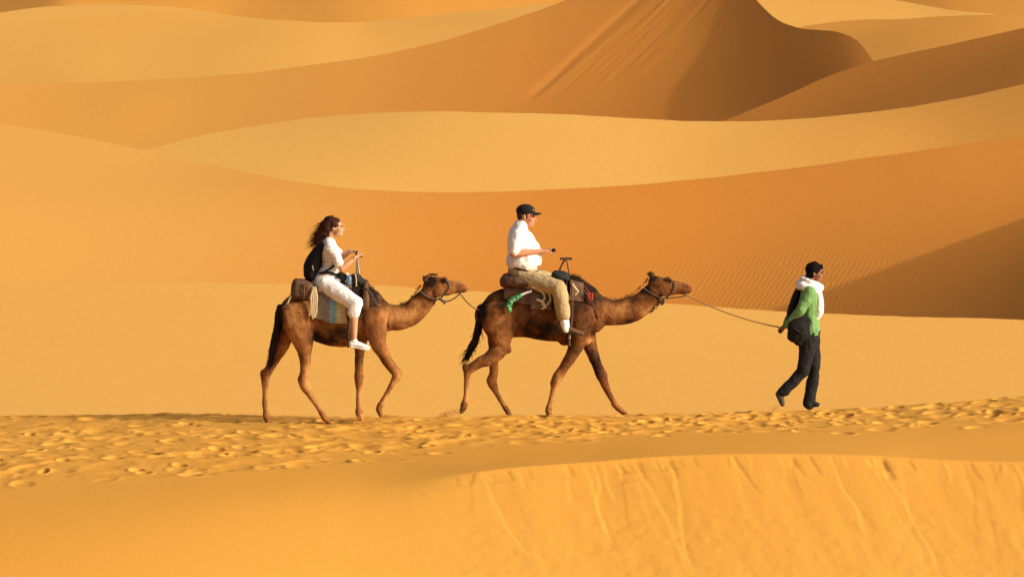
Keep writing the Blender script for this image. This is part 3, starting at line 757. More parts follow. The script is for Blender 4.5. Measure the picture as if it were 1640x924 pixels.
def hand_blob(b, wrist, d, up, curl=1.0, k=1.0, side=1, spread=0.0):
    # d: direction of the palm, up: direction of the back of the hand, side: which side the thumb leaves
    d = np.asarray(d, float); d /= np.linalg.norm(d); up = np.asarray(up, float); up = up - d*np.dot(up, d); up /= np.linalg.norm(up)
    w = np.cross(d, up) * side
    palm_end = wrist + d*.085*k
    b.tube([wrist - d*.03*k, wrist + d*.015*k, wrist + d*.05*k, palm_end], [.022*k, .017*k, .016*k, .013*k], [.024*k, .030*k, .040*k, .036*k], lat=w)
    for i, (off, ln) in enumerate(((.030, .074), (.010, .082), (-.010, .076), (-.029, .060))):
        p = palm_end + w*off*k - d*.012*k; dd = d + w*spread*off*6; dd /= np.linalg.norm(dd); pts = [p]; a = 0.25*curl
        for sgm in (.45, .32, .23):
            v = dd*math.cos(a) - up*math.sin(a); pts.append(pts[-1] + v*ln*k*sgm); a += .85*curl
        b.tube(pts, [.0098*k, .0092*k, .0085*k, .0070*k], n=3, seg=8)
    t0 = wrist + d*.025*k + w*.028*k; pts = [t0]; a = .8
    for sgm in (.034, .030, .024):
        v = d*math.cos(a) + w*math.sin(a) - up*.45*curl; v /= np.linalg.norm(v); pts.append(pts[-1] + v*sgm*k); a -= .35*curl
    b.tube(pts, [.013*k, .0115*k, .010*k, .008*k], n=3, seg=8)

def shoe(pl, heel, toe, dy, h, mat, sole, root, base, name='shoe', ankle=None):
    s = pl.s; H = pl.p(heel[0], heel[1], dy); Tt = pl.p(toe[0], toe[1], dy); d = Tt - H; L = np.linalg.norm(d); d /= L
    up = np.array([-d[2], 0, d[0]]); up = up if up[2] > 0 else -up
    b = Blob()
    b.tube([H + d*.035 + up*.040, H + d*L*.35 + up*.042, H + d*L*.65 + up*.034, H + d*(L-.035) + up*.026], [.040, .042, .034, .024], [.034, .036, .046, .036], lat=(0, 1, 0))
    A = H + d*L*.25 + up*.07 if ankle is None else ankle
    b.tube([H + d*L*.28 + up*.045, A], [.042, .036], [.034, .032])
    o = b.build(name, mat, root, base, voxel=.006, smooth=3)
    sb = Blob().tube([H + d*.03 + up*.006, H + d*L*.4 + up*.004, H + d*L*.7 + up*.004, H + d*(L-.03) + up*.008], [.009]*4, [.036, .036, .048, .036])
    sb.build('sole', sole, o, base)
    return o

# ---------------------------------------------------------------- the woman on the rear camel
p = P1.p; s1 = P1.s
wb = p(519, 452); 
woman = empty('person', wb, 'woman with long dark hair, white top and white trousers riding the rear camel', 'person')
b = Blob()
hc = p(537, 365)
q = head_blob(b, hc, .98, .05)
b.tube([p(529, 372), p(528, 384), p(526, 394)], [.050, .048, .06], [.048, .05, .07])
b.tube([p(526, 392), p(529, 412), p(523, 436), p(519, 450)], [.08, .095, .09, .11], [.15, .13, .12, .15])
shL, shR = p(531, 395, -.165), p(528, 395, .165)
elL, wrL = p(548, 428, -.20), p(570, 410, -.14)
elR, wrR = p(546, 415, .20), p(560, 404, .11)
b.tube([shL, elL*.5+shL*.5, elL], [.050, .044, .036]); b.tube([elL, elL*.6+wrL*.4, wrL], [.037, .036, .025])
b.tube([shR, elR*.5+shR*.5, elR], [.050, .044, .036]); b.tube([elR, elR*.6+wrR*.4, wrR], [.037, .036, .025])
hand_blob(b, wrL, p(577.5, 405.5, -.07)-p(571, 409, -.13), (-.2, -.3, 1), 1.15, .95, -1)
hand_blob(b, wrR, p(575, 402.5, .05)-p(562, 403, .10), (0, .3, 1), 1.0, .95, 1)
hipL, knL, anL = p(520, 453, -.10), p(570, 483, -.335), p(568, 538, -.345)
hipR, knR, anR = p(520, 453, .10), p(570, 483, .335), p(568, 538, .345)
for hp, kn, an in ((hipL, knL, anL), (hipR, knR, anR)):
    b.tube([hp, hp*.5+kn*.5, kn], [.085, .08, .058]); b.tube([kn, kn*.65+an*.35+np.array([-.012, 0, 0]), an], [.056, .056, .033])
b.build('body', M_skin_w, woman, wb, voxel=.0065, smooth=2)
face_details(q, woman, wb, .98, M_hair_br)
# striped top
b = Blob()
b.tube([p(526.5, 390), p(528, 402), p(531, 416), p(528, 430), p(524, 442)], [.085, .112, .118, .108, .118], [.145, .175, .165, .155, .175])
for sh, el in ((shL, elL), (shR, elR)):
    b.tube([sh + np.array([-.02, 0, .0]), sh*.75+el*.25, sh*.30+el*.70], [.070, .068, .062], [.070, .07, .066])
def striped(name, c1, c2, f):
    m, nt, bs = new_mat(name); N, L = nt.nodes, nt.links; tc = N.new('ShaderNodeTexCoord'); sp = N.new('ShaderNodeSeparateXYZ'); L.new(tc.outputs['Object'], sp.inputs[0])
    a = N.new('ShaderNodeMath'); a.operation = 'MULTIPLY'; a.inputs[1].default_value = f; L.new(sp.outputs[2], a.inputs[0])
    sn = N.new('ShaderNodeMath'); sn.operation = 'SINE'; L.new(a.outputs[0], sn.inputs[0])
    mr = N.new('ShaderNodeMapRange'); mr.inputs[1].default_value = .55; mr.inputs[2].default_value = .8; L.new(sn.outputs[0], mr.inputs[0])
    mx = N.new('ShaderNodeMix'); mx.data_type = 'RGBA'; mx.inputs[6].default_value = (*c1, 1); mx.inputs[7].default_value = (*c2, 1); L.new(mr.outputs[0], mx.inputs[0]); L.new(mx.outputs[2], bs.inputs['Base Color'])
    bs.inputs['Roughness'].default_value = .9; return m
b.build('shirt', striped('striped_white_jersey', (.74, .72, .70), (.60, .56, .54), 130), woman, wb, voxel=.008, smooth=3, wrinkle=(.007, 16))
# cropped trousers
b = Blob()
b.tube([p(524, 440), p(519, 450), p(517, 458)], [.125, .135, .12], [.175, .19, .18])
for sg in (-1, 1):
    hp = p(521, 453, sg*.10); kn = p(571, 482, sg*.335); hem = p(567.5, 497, sg*.342)
    b.tube([hp, hp*.55+kn*.45, kn], [.112, .108, .088], [.11, .105, .088]); b.tube([kn + np.array([-.005, 0, .01]), hem], [.085, .076], [.085, .078])
b.build('trousers', M_white, woman, wb, voxel=.008, smooth=3, wrinkle=(.008, 13))
for sg in (-1, 1):
    shoe(P1, (558.5, 550), (594.5, 556.5), sg*.345, .07, M_white, M_scarf, woman, wb, ankle=p(568, 539, sg*.345))
# hair blowing back
b = Blob()
b.ell(hc + np.array([-.035, 0, .05]), (.100, .088, .088)); b.ell(p(529.5, 353), (.085, .075, .055))
b.tube([p(531, 356), p(523, 364), p(516, 375), p(510, 386)], [.075, .085, .075, .045], [.08, .09, .085, .06])
hair = b.build('hair', M_hair_br, woman, wb, voxel=.008, smooth=2, wrinkle=(.014, 22, (1, 1, 1)))
rg = random.Random(5); R_ = []; D_ = []; L_ = []
for k in range(900):
    t = rg.random(); a = p(527, 356)*(1-t) + p(511, 384)*t + np.array([rg.gauss(0, .035), rg.uniform(-.085, .085), rg.gauss(0, .03)])
    R_.append(a); D_.append((-.75 + rg.gauss(0, .25), rg.gauss(0, .2), -.8 + rg.gauss(0, .3))); L_.append(rg.uniform(.06, .20))
hair_blades('strands', R_, D_, L_, .0035, M_hair_br, hair, wb, droop=.1, seed=3)

# backpack on her back
bb = p(500, 447)
bpk = empty('backpack', bb, 'black backpack worn by the woman on the rear camel', 'backpack')
b = Blob(); b.tube([p(516, 393), p(507, 410), p(500, 428), p(498, 440)], [.055, .09, .105, .085], [.12, .15, .16, .15])
b.build('bag', M_black, bpk, bb, voxel=.010, smooth=5, wrinkle=(.008, 10))
b = Blob(); b.tube([p(497, 420), p(492, 432), p(491, 441)], [.03, .04, .035], [.11, .12, .11]); b.build('pocket', M_black, bpk, bb, voxel=.01, smooth=4, wrinkle=(.005, 14))
Blob().tube([p(501, 424, -.165), p(502.5, 431, -.165)], .006).build('zip_pull', M_steel, bpk, bb)
for sg in (-1, 1):
    Blob().tube([p(517, 396, sg*.11), p(527, 388.5, sg*.125), p(536, 396, sg*.12), p(540, 410, sg*.13), p(535, 424, sg*.165), p(519, 434, sg*.165)], [.012]*6, [.022]*6, n=8).build('strap', M_black, bpk, bb)
Blob().tube([p(512, 436, -.16), p(525, 434, -.185), p(536, 437, -.16), p(543, 441, -.05), p(543, 441, .05), p(536, 437, .16), p(525, 434, .185), p(512, 436, .16)], [.016]*8, [.008]*8, n=6).build('hip_strap', M_black, bpk, bb)
wbg = p(549, 444)
wbag = empty('waist_bag', wbg, 'small black pouch on the lap of the woman rider', 'bag')
Blob().bevbox(p(548.5, 442.5, -.07), (.055, .06, .045), -.5).build('pouch', M_black, wbag, wbg, voxel=.008, smooth=3, wrinkle=(.005, 18))
Blob().tube([p(546, 437.5, -.12), p(549, 436, -.07), p(553, 440, -.02)], .008).build('flap', M_darkpad, wbag, wbg)

# ---------------------------------------------------------------- the man in the cap on the front camel
p = P2.p; s2 = P2.s
mb = p(834, 442)
man = empty('person', mb, 'man in black cap, white shirt and khaki trousers riding the front camel', 'person')
b = Blob(); hc = p(843, 347.5)
q = head_blob(b, hc, 1.10, -.04)
b.tube([p(838, 352), p(836, 363), p(835, 372)], [.066, .064, .07], [.062, .064, .08])
b.tube([p(836, 379), p(838, 392), p(838, 412), p(834, 432)], [.10, .12, .14, .13], [.17, .17, .16, .17])
shL, shR = p(829, 377, -.19), p(833, 377, .19)
elL, wrL = p(822, 403.5, -.25), p(867, 401, -.13)
elR, wrR = p(838, 404, .25), p(868, 402, .10)
for sh, el, wr in ((shL, elL, wrL), (shR, elR, wrR)):
    b.tube([sh, sh*.5+el*.5, el], [.058, .052, .044]); b.tube([el, el*.65+wr*.35, wr], [.045, .046, .030])
hand_blob(b, wrL, (1, .25, .02), (-.1, -.35, 1), .8, 1.03, -1)
hand_blob(b, wrR, (1, -.15, .15), (-.1, .25, 1), .9, 1.03, 1)
for sg in (-1, 1):
    hp, kn, an = p(834, 441, sg*.11), p(894, 457, sg*.36), p(905, 522, sg*.37)
    b.tube([hp, hp*.5+kn*.5, kn], [.095, .088, .064]); b.tube([kn, kn*.65+an*.35+np.array([-.01, 0, 0]), an], [.062, .06, .038])
b.build('body', M_skin_m, man, mb, voxel=.0065, smooth=2)
face_details(q, man, mb, 1.10, M_hair_m)
# polo shirt
b = Blob()
b.tube([p(834, 364), p(832.5, 375), p(836, 392), p(840, 409), p(838, 422), p(838, 428)], [.09, .142, .182, .205, .205, .175], [.135, .205, .215, .215, .225, .205])
b.ell(p(846, 412), (.165, .19, .12))
b.tube([p(831, 371), p(833, 365), p(834.5, 361.5)], [.11, .080, .070], [.165, .10, .072])
for sh, el in ((shL, elL), (shR, elR)):
    b.tube([sh + np.array([.01, 0, .01]), sh*.6+el*.4, sh*.20+el*.80], [.088, .085, .078], [.078, .078, .075])
sh_ = b.build('shirt', M_white, man, mb, voxel=.009, smooth=3, wrinkle=(.013, 9, (1, 1, .7)))
b = Blob(); b.tube([p(826.5, 358.5), p(834, 358, -.078), p(843, 367, -.04), p(843, 367, .04), p(834, 358.5, .078), p(826.5, 358.5)], [.010]*6, [.016]*6, lat=(0, 0, 1), n=6); b.build('collar', M_white, sh_, mb)
# trousers and belt
b = Blob()
b.tube([p(838, 427), p(835, 437), p(834, 447)], [.165, .17, .14], [.21, .225, .20])
for sg in (-1, 1):
    hp = p(835, 442, sg*.11); kn = p(895, 457, sg*.36); hem = p(902, 499, sg*.37)
    b.tube([hp, hp*.55+kn*.45, kn], [.122, .112, .095], [.115, .11, .09]); b.tube([kn + np.array([-.01, 0, .005]), kn*.5+hem*.5, hem], [.094, .092, .084], [.09, .09, .085])
b.build('trousers', M_khaki, man, mb, voxel=.009, smooth=3, wrinkle=(.010, 11))
b = Blob(); b.tube([p(838, 428.5), p(837.5, 431)], [.178, .180], [.222, .224], cap=False); b.build('belt', M_black, man, mb)
for sg in (-1, 1):
    Blob().tube([p(902, 494, sg*.37), p(903.5, 508, sg*.37), p(906, 523, sg*.37)], [.062, .055, .048], [.056, .052, .046]).build('sock', M_white, man, mb, voxel=.008, smooth=2, wrinkle=(.005, 20))
    shoe(P2, (894, 526.5), (936, 533), sg*.37, .07, M_shoe_br, M_sole, man, mb, ankle=p(905, 520, sg*.37))
# short hair and cap
b = Blob(); b.ell(hc + np.array([-.022, 0, .030]), (.098, .082, .088)); b.tube([hc + np.array([-.085, 0, .02]), hc + np.array([-.082, 0, -.03]), hc + np.array([-.07, 0, -.055])], [.02, .022, .012], [.06, .055, .045])
for sg in (-1, 1): b.tube([hc + np.array([.0, sg*.073, .035]), hc + np.array([.005, sg*.075, .0])], .014)
b.build('hair', M_hair_m, man, mb, voxel=.007, smooth=2, wrinkle=(.004, 40))
b = Blob(); b.ell(hc + np.array([-.012, 0, .078]), (.116, .098, .078)); b.ell(hc + np.array([.035, 0, .080]), (.072, .086, .052))
cap = b.build('cap', M_black, man, mb, voxel=.007, smooth=3)
bm_v = []; bm_f = []
na, nr_ = 17, 6
for i in range(na):
    a = (i/(na-1) - .5) * 2.2
    for j in range(nr_):
        r = .085 + .088*j/(nr_-1)*math.cos(a*.62)
        bm_v.append(hc + np.array([.012 + r*math.cos(a*.8), .092*math.sin(a)/.9*(1 - .12*j/(nr_-1)), .058 - .012*(j/(nr_-1)) - .022*(math.sin(a)**2)]))
bm_f = [(i*nr_+j, (i+1)*nr_+j, (i+1)*nr_+j+1, i*nr_+j+1) for i in range(na-1) for j in range(nr_-1)]
n0 = len(bm_v); bm_v += [v - np.array([0, 0, .007]) for v in bm_v]
bm_f += [tuple(x+n0 for x in reversed(f)) for f in bm_f]
edge = [i*nr_+nr_-1 for i in range(na)]
bm_f += [(edge[i], edge[i]+n0, edge[i+1]+n0, edge[i+1]) for i in range(na-1)]
mesh_obj('brim', np.array(bm_v), bm_f, M_black, cap, True, mb)
# small white badge on the front of the cap
bd = Blob()
for zz, yy in ((.088, -.028), (.096, -.014), (.086, -.005), (.096, .012)): bd.ell(hc + np.array([.094 - abs(yy)*.15, yy, zz]), (.008, .010, .006))
bd.ell(hc + np.array([.080, -.054, .090]), (.008, .010, .007)); bd.ell(hc + np.array([.086, -.046, .081]), (.007, .008, .005))
bd.build('badge', M_white, cap, mb)
# dark thing held in his fingers
hp = p(886.5, 400.5, -.09)
cam_ = empty('pocket_camera', hp, 'small dark object held in the hands of the man in the black cap', 'camera')
Blob().bevbox(p(886.5, 400, -.07), (.022, .045, .018), .3).build('case', M_black, cam_, hp)
Blob().tube([p(887, 401, -.05), p(889.5, 401, -.05)], [.011, .010]).build('lens', M_darkpad, cam_, hp)

# ---------------------------------------------------------------- the man leading on foot
P3 = Plane(0.12); p = P3.p; s3 = P3.s
gb = p(1290, 651); gb[2] = ground_z(gb[0], gb[1])
guide = empty('person', gb, 'man on foot in green shirt, white scarf and dark trousers leading the camels', 'person')
b = Blob(); hc = p(1306, 437.5)
q = head_blob(b, hc, 1.0, -.10)
b.tube([p(1301.5, 442), p(1299, 452), p(1297, 460)], [.058, .055, .06], [.054, .055, .07])
b.tube([p(1296, 462), p(1296, 490), p(1297, 515), p(1297, 535)], [.085, .10, .09, .10], [.17, .15, .13, .14])
shL, shR = p(1296, 466, -.18), p(1297, 466, .17)
elL, wrL = p(1281, 494, -.21), p(1259.5, 521, -.13)
elR, wrR = p(1279, 492, .18), p(1259, 521, .04)
for sh, el, wr in ((shL, elL, wrL), (shR, elR, wrR)):
    b.tube([sh, sh*.5+el*.5, el], [.052, .045, .038]); b.tube([el, el*.65+wr*.35, wr], [.038, .038, .027])
hand_blob(b, wrL, p(1243, 526, -.06) - p(1259, 521, -.12), (-.35, -.25, 1), 1.35, 1.05, -1)
hand_blob(b, wrR, p(1245, 528, -.01) - p(1259, 521, .03), (-.35, .3, 1), 1.35, 1.05, 1)
hipF, knF, anF = p(1297, 540, .09), p(1304, 592, .08), p(1298, 643, .07)
hipB, knB, anB = p(1295, 540, -.09), p(1286, 594, -.09), p(1252, 627, -.10)
for hp, kn, an in ((hipF, knF, anF), (hipB, knB, anB)):
    b.tube([hp, hp*.5+kn*.5, kn], [.088, .078, .056]); b.tube([kn, kn*.6+an*.4, an], [.054, .052, .034])
b.build('body', M_skin_g, guide, gb, voxel=.0065, smooth=2)
face_details(q, guide, gb, 1.0, M_hair_b)
# hair
b = Blob(); b.ell(hc + np.array([-.022, 0, .047]), (.104, .088, .092)); b.ell(hc + np.array([-.05, 0, -.005]), (.066, .078, .070)); b.ell(hc + np.array([.045, 0, .075]), (.050, .066, .036))
b.build('hair', M_hair_b, guide, gb, voxel=.007, smooth=2, wrinkle=(.010, 34))
# green shirt
b = Blob()
b.tube([p(1297, 458), p(1296, 468), p(1297, 490), p(1298, 512), p(1299.5, 528), p(1300.5, 536)], [.08, .115, .125, .108, .108, .098], [.13, .20, .175, .155, .165, .165])
for sh, el, wr in ((shL, elL, wrL), (shR, elR, wrR)):
    b.tube([sh + np.array([.0, 0, .01]), sh*.5+el*.5, el], [.080, .074, .062], [.07, .066, .06]); b.tube([el, el*.5+wr*.5, wr + (el-wr)*.08], [.062, .058, .052], [.06, .055, .05])
b.build('shirt', M_green, guide, gb, voxel=.008, smooth=3, wrinkle=(.011, 13))
# trousers
b = Blob()
b.tube([p(1301, 531), p(1299, 540), p(1297, 552)], [.10, .115, .12], [.165, .175, .17])
b.tube([hipF, hipF*.5+knF*.5+np.array([.01, 0, 0]), knF, knF*.5+anF*.5, p(1296, 648, .07)], [.105, .095, .073, .070, .076], [.095, .09, .072, .07, .07])
b.tube([hipB + np.array([-.01, 0, 0]), hipB*.5+knB*.5, knB], [.115, .098, .075], [.095, .09, .074]); b.tube([knB + np.array([.01, 0, .02]), knB*.5+anB*.5, anB + (knB-anB)*.03], [.070, .067, .068], [.07, .068, .066])
b.build('trousers', M_charcoal, guide, gb, voxel=.009, smooth=3, wrinkle=(.012, 9, (1.4, 1.4, .7)))
shoe(P3, (1287, 652), (1315, 652), .07, .07, M_charcoal, M_sole, guide, gb, ankle=p(1296, 645, .07))
shoe(P3, (1240, 626), (1252, 652), -.10, .07, M_shoe_g, M_sole, guide, gb, ankle=p(1251, 629, -.10))
# scarf round the neck, ends hanging in front
b = Blob()
ring = [(1283, 456, -.10), (1294, 461, -.15), (1306, 463, -.10), (1312, 461, 0), (1306, 459, .10), (1294, 455, .13), (1284, 453, .06), (1280, 457, -.03)]
b.tube([p(*r) for r in ring] + [p(*ring[0])], [.055, .060, .06, .055, .05, .05, .05, .052, .055], [.050]*9, lat=(0, 0, 1), n=6)
b.tube([p(1286, 447, -.03), p(1296, 451, -.10), p(1306, 455, -.07), p(1309, 456, 0), p(1303, 452, .07), p(1292, 447, .07), p(1286, 447, -.03)], [.04]*7, lat=(0, 0, 1), n=6)
b.tube([p(1308, 462, -.07), p(1312, 480, -.075), p(1311, 496, -.07), p(1307, 507, -.065)], [.04, .052, .056, .05], [.045, .06, .065, .05])
b.tube([p(1300, 462, -.14), p(1286, 470, -.17), p(1281, 482, -.14)], [.03, .028, .015], [.02, .02, .015])
b.build('scarf', M_scarf, guide, gb, voxel=.008, smooth=5, wrinkle=(.008, 16, (1, 1, .6)))
# black sling sack behind and shoulder bag at the hip
kb = p(1268, 520)
sack = empty('backpack', kb, 'thin black sack on the back of the man on foot', 'backpack')
Blob().tube([p(1279.5, 459, .02), p(1275, 476, .03), p(1269, 495, .03), p(1263, 514, .03)], [.028, .048, .055, .035], [.09, .13, .13, .09]).build('bag', M_black, sack, kb, voxel=.008, smooth=4, wrinkle=(.006, 14))
Blob().tube([p(1280, 460, .10), p(1290, 453, .16), p(1304, 466, .15), p(1306, 490, .15), p(1290, 515, .17), p(1268, 512, .12)], [.01]*6, [.02]*6, n=6).build('strap', M_black, sack, kb)
kb = p(1277, 550)
sbag = empty('shoulder_bag', kb, 'black shoulder bag hanging at the hip of the man on foot', 'bag')
b = Blob(); b.tube([p(1284, 507, -.19), p(1277, 522, -.22), p(1270, 540, -.20)], [.085, .125, .085], [.045, .065, .05])
b.tube([p(1290, 509, -.19), p(1282, 528, -.21), p(1277, 546, -.20)], [.06, .10, .05], [.04, .055, .04])
bg_ = b.build('bag', M_black, sbag, kb, voxel=.008, smooth=4, wrinkle=(.010, 11))
Blob().tube([p(1269, 521, -.275), p(1280, 529, -.285), p(1290, 528, -.255)], [.008]*3, [.012]*3).build('flap_edge', M_darkpad, bg_, kb)
Blob().tube([p(1272, 512, -.19), p(1285, 488, -.175), p(1298, 467, -.16), p(1303, 459, -.02), p(1300, 470, .16), p(1290, 500, .19), p(1287, 512, .17), p(1291, 513, -.17)], [.014]*8, [.020]*8, n=6).build('strap', M_black, sbag, kb)
# ------------------------------------------------------------------ saddles, bags and ropes
def rope(name, pts, r, mat, parent=None, base=(0, 0, 0), n=10, seg=7, twist=True):
    b = Blob(); b.tube(pts, r, n=n, seg=seg); return b.build(name, mat, parent, base)

def drape(pl, u0, u1, vb, trunk, margin, name, mat, parent, base, nu=24, nt=40, sag=None, wr=.008, thick=.016, vtop=None):
    # a cloth laid over the back: follows the flank, then hangs
    K = np.array([[t[0], t[1], t[2], t[3]] for t in trunk], float); V = []
    for i in range(nu):
        u = u0 + (u1-u0)*i/(nu-1)
        cv, rn, rl = (np.interp(u, K[:, 0], K[:, c]) for c in (1, 2, 3))
        rn += margin; rl += margin
        vbu = vb(u) if callable(vb) else vb
        for j in range(nt):
            t = -1 + 2*j/(nt-1); at = abs(t)
            vt = cv - rn if vtop is None else min(cv - rn, vtop)
            v = vt + (vbu - vt)*(at**1.6)
            x = np.clip((cv - v)/(cv - vt), -1, 1)
            lat = rl*math.sqrt(max(0, 1 - x*x)) if v < cv else rl + .8
            V.append(pl.p(u + 1.5*math.sin(at*3 + u*.4)*at, v, math.copysign(lat*pl.s, t)*1.0))
    V = np.array(V); G = V.reshape(nu, nt, 3)
    d = np.array([mnoise.noise(Vector(v*9)) for v in V]).reshape(nu, nt)
    sgn = np.sign(np.linspace(-1, 1, nt))[None]
    G[:, :, 1] += sgn*d*wr; G[:, :, 2] += d*wr*.6
    top = G.reshape(-1, 3); inn = G.copy(); inn[:, :, 1] -= sgn*thick; inn[:, :, 2] -= thick*np.cos(np.linspace(-1, 1, nt)*1.4)[None]
    verts = np.vstack([top, inn.reshape(-1, 3)]); f = grid_faces(nu, nt).tolist(); m = nu*nt
    F = [tuple(q) for q in f] + [tuple(x+m for x in reversed(q)) for q in f]
    for j in range(nt-1):
        F.append((j, j+m, j+1+m, j+1)); k = (nu-1)*nt; F.append((k+j+1, k+j+1+m, k+j+m, k+j))
    for i in range(nu-1):
        a = i*nt; F.append((a+nt, a+nt+m, a+m, a)); a = i*nt+nt-1; F.append((a, a+m, a+nt+m, a+nt))
    return mesh_obj(name, verts, F, mat, parent, True, base)

def bands(name, stops, axis=0, extra=.25):
    # woven stripes across the cloth
    m, nt, bs = new_mat(name); N, L = nt.nodes, nt.links; tc = N.new('ShaderNodeTexCoord'); sp = N.new('ShaderNodeSeparateXYZ'); L.new(tc.outputs['Object'], sp.inputs[0])
    n = N.new('ShaderNodeTexNoise'); n.inputs['Scale'].default_value = 30; n.inputs['Detail'].default_value = 4; L.new(tc.outputs['Object'], n.inputs['Vector'])
    ad = N.new('ShaderNodeMath'); ad.operation = 'MULTIPLY_ADD'; ad.inputs[1].default_value = .03; L.new(n.outputs[0], ad.inputs[0]); L.new(sp.outputs[axis], ad.inputs[2])
    mr = N.new('ShaderNodeMapRange'); mr.inputs[1].default_value = stops[0][0] + .015; mr.inputs[2].default_value = stops[-1][0] + .015; L.new(ad.outputs[0], mr.inputs[0])
    cr = N.new('ShaderNodeValToRGB'); e = cr.color_ramp.elements
    w = stops[-1][0]-stops[0][0]
    e[0].position = 0; e[0].color = (*stops[0][1], 1); e[1].position = 1; e[1].color = (*stops[-1][1], 1)
    for x, c in stops[1:-1]:
        k = e.new((x-stops[0][0])/w); k.color = (*c, 1)
    L.new(mr.outputs[0], cr.inputs[0])
    mr2 = N.new('ShaderNodeMapRange'); mr2.inputs[1].default_value = .25; mr2.inputs[2].default_value = .75; mr2.inputs[3].default_value = 1-extra; mr2.inputs[4].default_value = 1+extra; L.new(n.outputs[0], mr2.inputs[0])
    vm = N.new('ShaderNodeVectorMath'); vm.operation = 'SCALE'; L.new(cr.outputs[0], vm.inputs[0]); L.new(mr2.outputs[0], vm.inputs['Scale']); L.new(vm.outputs[0], bs.inputs['Base Color'])
    bs.inputs['Roughness'].default_value = .95
    bp = N.new('ShaderNodeBump'); bp.inputs['Strength'].default_value = .4; bp.inputs['Distance'].default_value = .006; L.new(n.outputs[0], bp.inputs['Height']); L.new(bp.outputs[0], bs.inputs['Normal'])
    return m

# ---- rear camel
p = P1.p
sb = p(530, 470)
saddle1 = empty('saddle', sb, 'saddle under the woman with grey, blue and cream striped blanket', 'saddle', 'camel saddles')
GB, BL, GN, CR = (.16, .125, .085), (.16, .27, .33), (.30, .36, .16), (.52, .42, .23)
xw = lambda u: (p(u, 480)[0] - sb[0])
M_blanket = bands('striped_blanket', [(xw(508), (.17, .125, .075)), (xw(527), GB), (xw(532), BL), (xw(537), BL), (xw(539), GN), (xw(543), CR), (xw(560), CR)])
drape(P1, 506, 557, lambda u: 507 + 7*min(1, (u-506)/24), c1_trunk, 3.0, 'blanket', M_blanket, saddle1, sb)
b = Blob(); b.tube([p(507, 459, 0), p(530, 455, 0), p(548, 457, 0), p(562, 458, 0)], [.045, .05, .045, .03], [.17, .19, .19, .15]); b.build('pad', M_greybrown, saddle1, sb, voxel=.012, smooth=4, wrinkle=(.012, 8))
b = Blob(); b.tube([p(586, 466, -.17), p(587, 478, -.235), p(587, 491, -.245)], [.032, .045, .036], [.04, .05, .04]); b.tube([p(586, 466, .17), p(587, 478, .235), p(587, 491, .245)], [.032, .045, .036], [.04, .05, .04]); b.tube([p(586, 466, -.17), p(586, 452, 0), p(586, 466, .17)], [.035]*3); b.build('front_roll', M_leather, saddle1, sb, voxel=.01, smooth=3, wrinkle=(.008, 12))
h = rope('handle_post', [p(571.5, 405, -.02), p(573.5, 425, -.02), p(577, 448, -.02)], .013, M_steel, saddle1, sb)
rope('handle_post', [p(571.5, 418, .03), p(571, 432, .03), p(569, 448, .03)], .010, M_steel, saddle1, sb)
rope('handle_bar', [p(571, 405, -.16), p(571.5, 404, 0), p(571, 405, .16)], .014, M_wood, saddle1, sb)
# girth and breast ropes
def girth(pl, u, trunk, vtop, margin, n=20):
    K = np.array([[t[0], t[1], t[2], t[3]] for t in trunk], float); cv, rn, rl = (np.interp(u, K[:, 0], K[:, c]) for c in (1, 2, 3)); out = []
    for a in np.linspace(0, 2*math.pi, n): out.append(pl.p(u + 2*math.cos(a), cv - (rn+margin)*math.cos(a), math.sin(a)*(rl+margin)*pl.s))
    return out
rope('girth', girth(P1, 560, c1_trunk, 450, .6), .010, M_greyrope, saddle1, sb, n=3)
rope('breast_rope', [p(588, 460, -.17), p(598, 474, -.23), p(608, 492, -.215), p(618, 510, -.16), p(625, 524, -.05), p(626, 526, 0), p(625, 524, .05), p(618, 510, .16), p(608, 492, .215), p(598, 474, .23), p(588, 460, .17)], .011, M_greyrope, saddle1, sb, n=5)
# coil of cream rope
cb = p(504, 460)
coil = empty('rope_coil', cb, 'hank of cream rope hanging at the rear of the striped blanket', 'rope')
rg = random.Random(9)
for k in range(8):
    u = 499.5 + k*1.5; vb_ = 507 - rg.uniform(0, 12)
    rope('strand', [p(503 + rg.uniform(-2, 4), 457, -.235), p(u + rg.uniform(-1, 1), 472, -.275), p(u - 1 + rg.uniform(-2, 1), 488, -.285), p(u - 2 + rg.uniform(-1, 2), vb_, -.285)], .0085, M_cream, coil, cb, n=8)
cb = p(455, 480)
loop = empty('crupper_rope', cb, 'cream rope looped round the rump of the rear camel', 'rope')
rope('strand', [p(470, 462, -.14), p(465, 474, -.19), p(460, 486, -.185), p(452, 494, -.11), p(446, 496, 0), p(452, 494, .11), p(462, 480, .18), p(470, 462, .14)], .010, M_cream, loop, cb, n=6)
rope('strand', [p(472, 466, -.15), p(464, 478, -.20), p(455, 490, -.15), p(447, 492, -.03)], .009, M_cream, loop, cb, n=6)
# brown bag behind her
cb = p(483, 476)
bag1 = empty('saddle_bag', cb, 'round brown canvas bag strapped behind the woman rider', 'bag')
b = Blob(); b.bevbox(p(484, 463, -.04), (.125, .20, .115), -.15, .55)
bag_ = b.build('bag', M_pack, bag1, cb, voxel=.011, smooth=8, wrinkle=(.016, 7))
rope('strap', [p(489, 451, -.245), p(488, 463, -.255), p(487, 477, -.24)], .009, M_leather, bag1, cb)
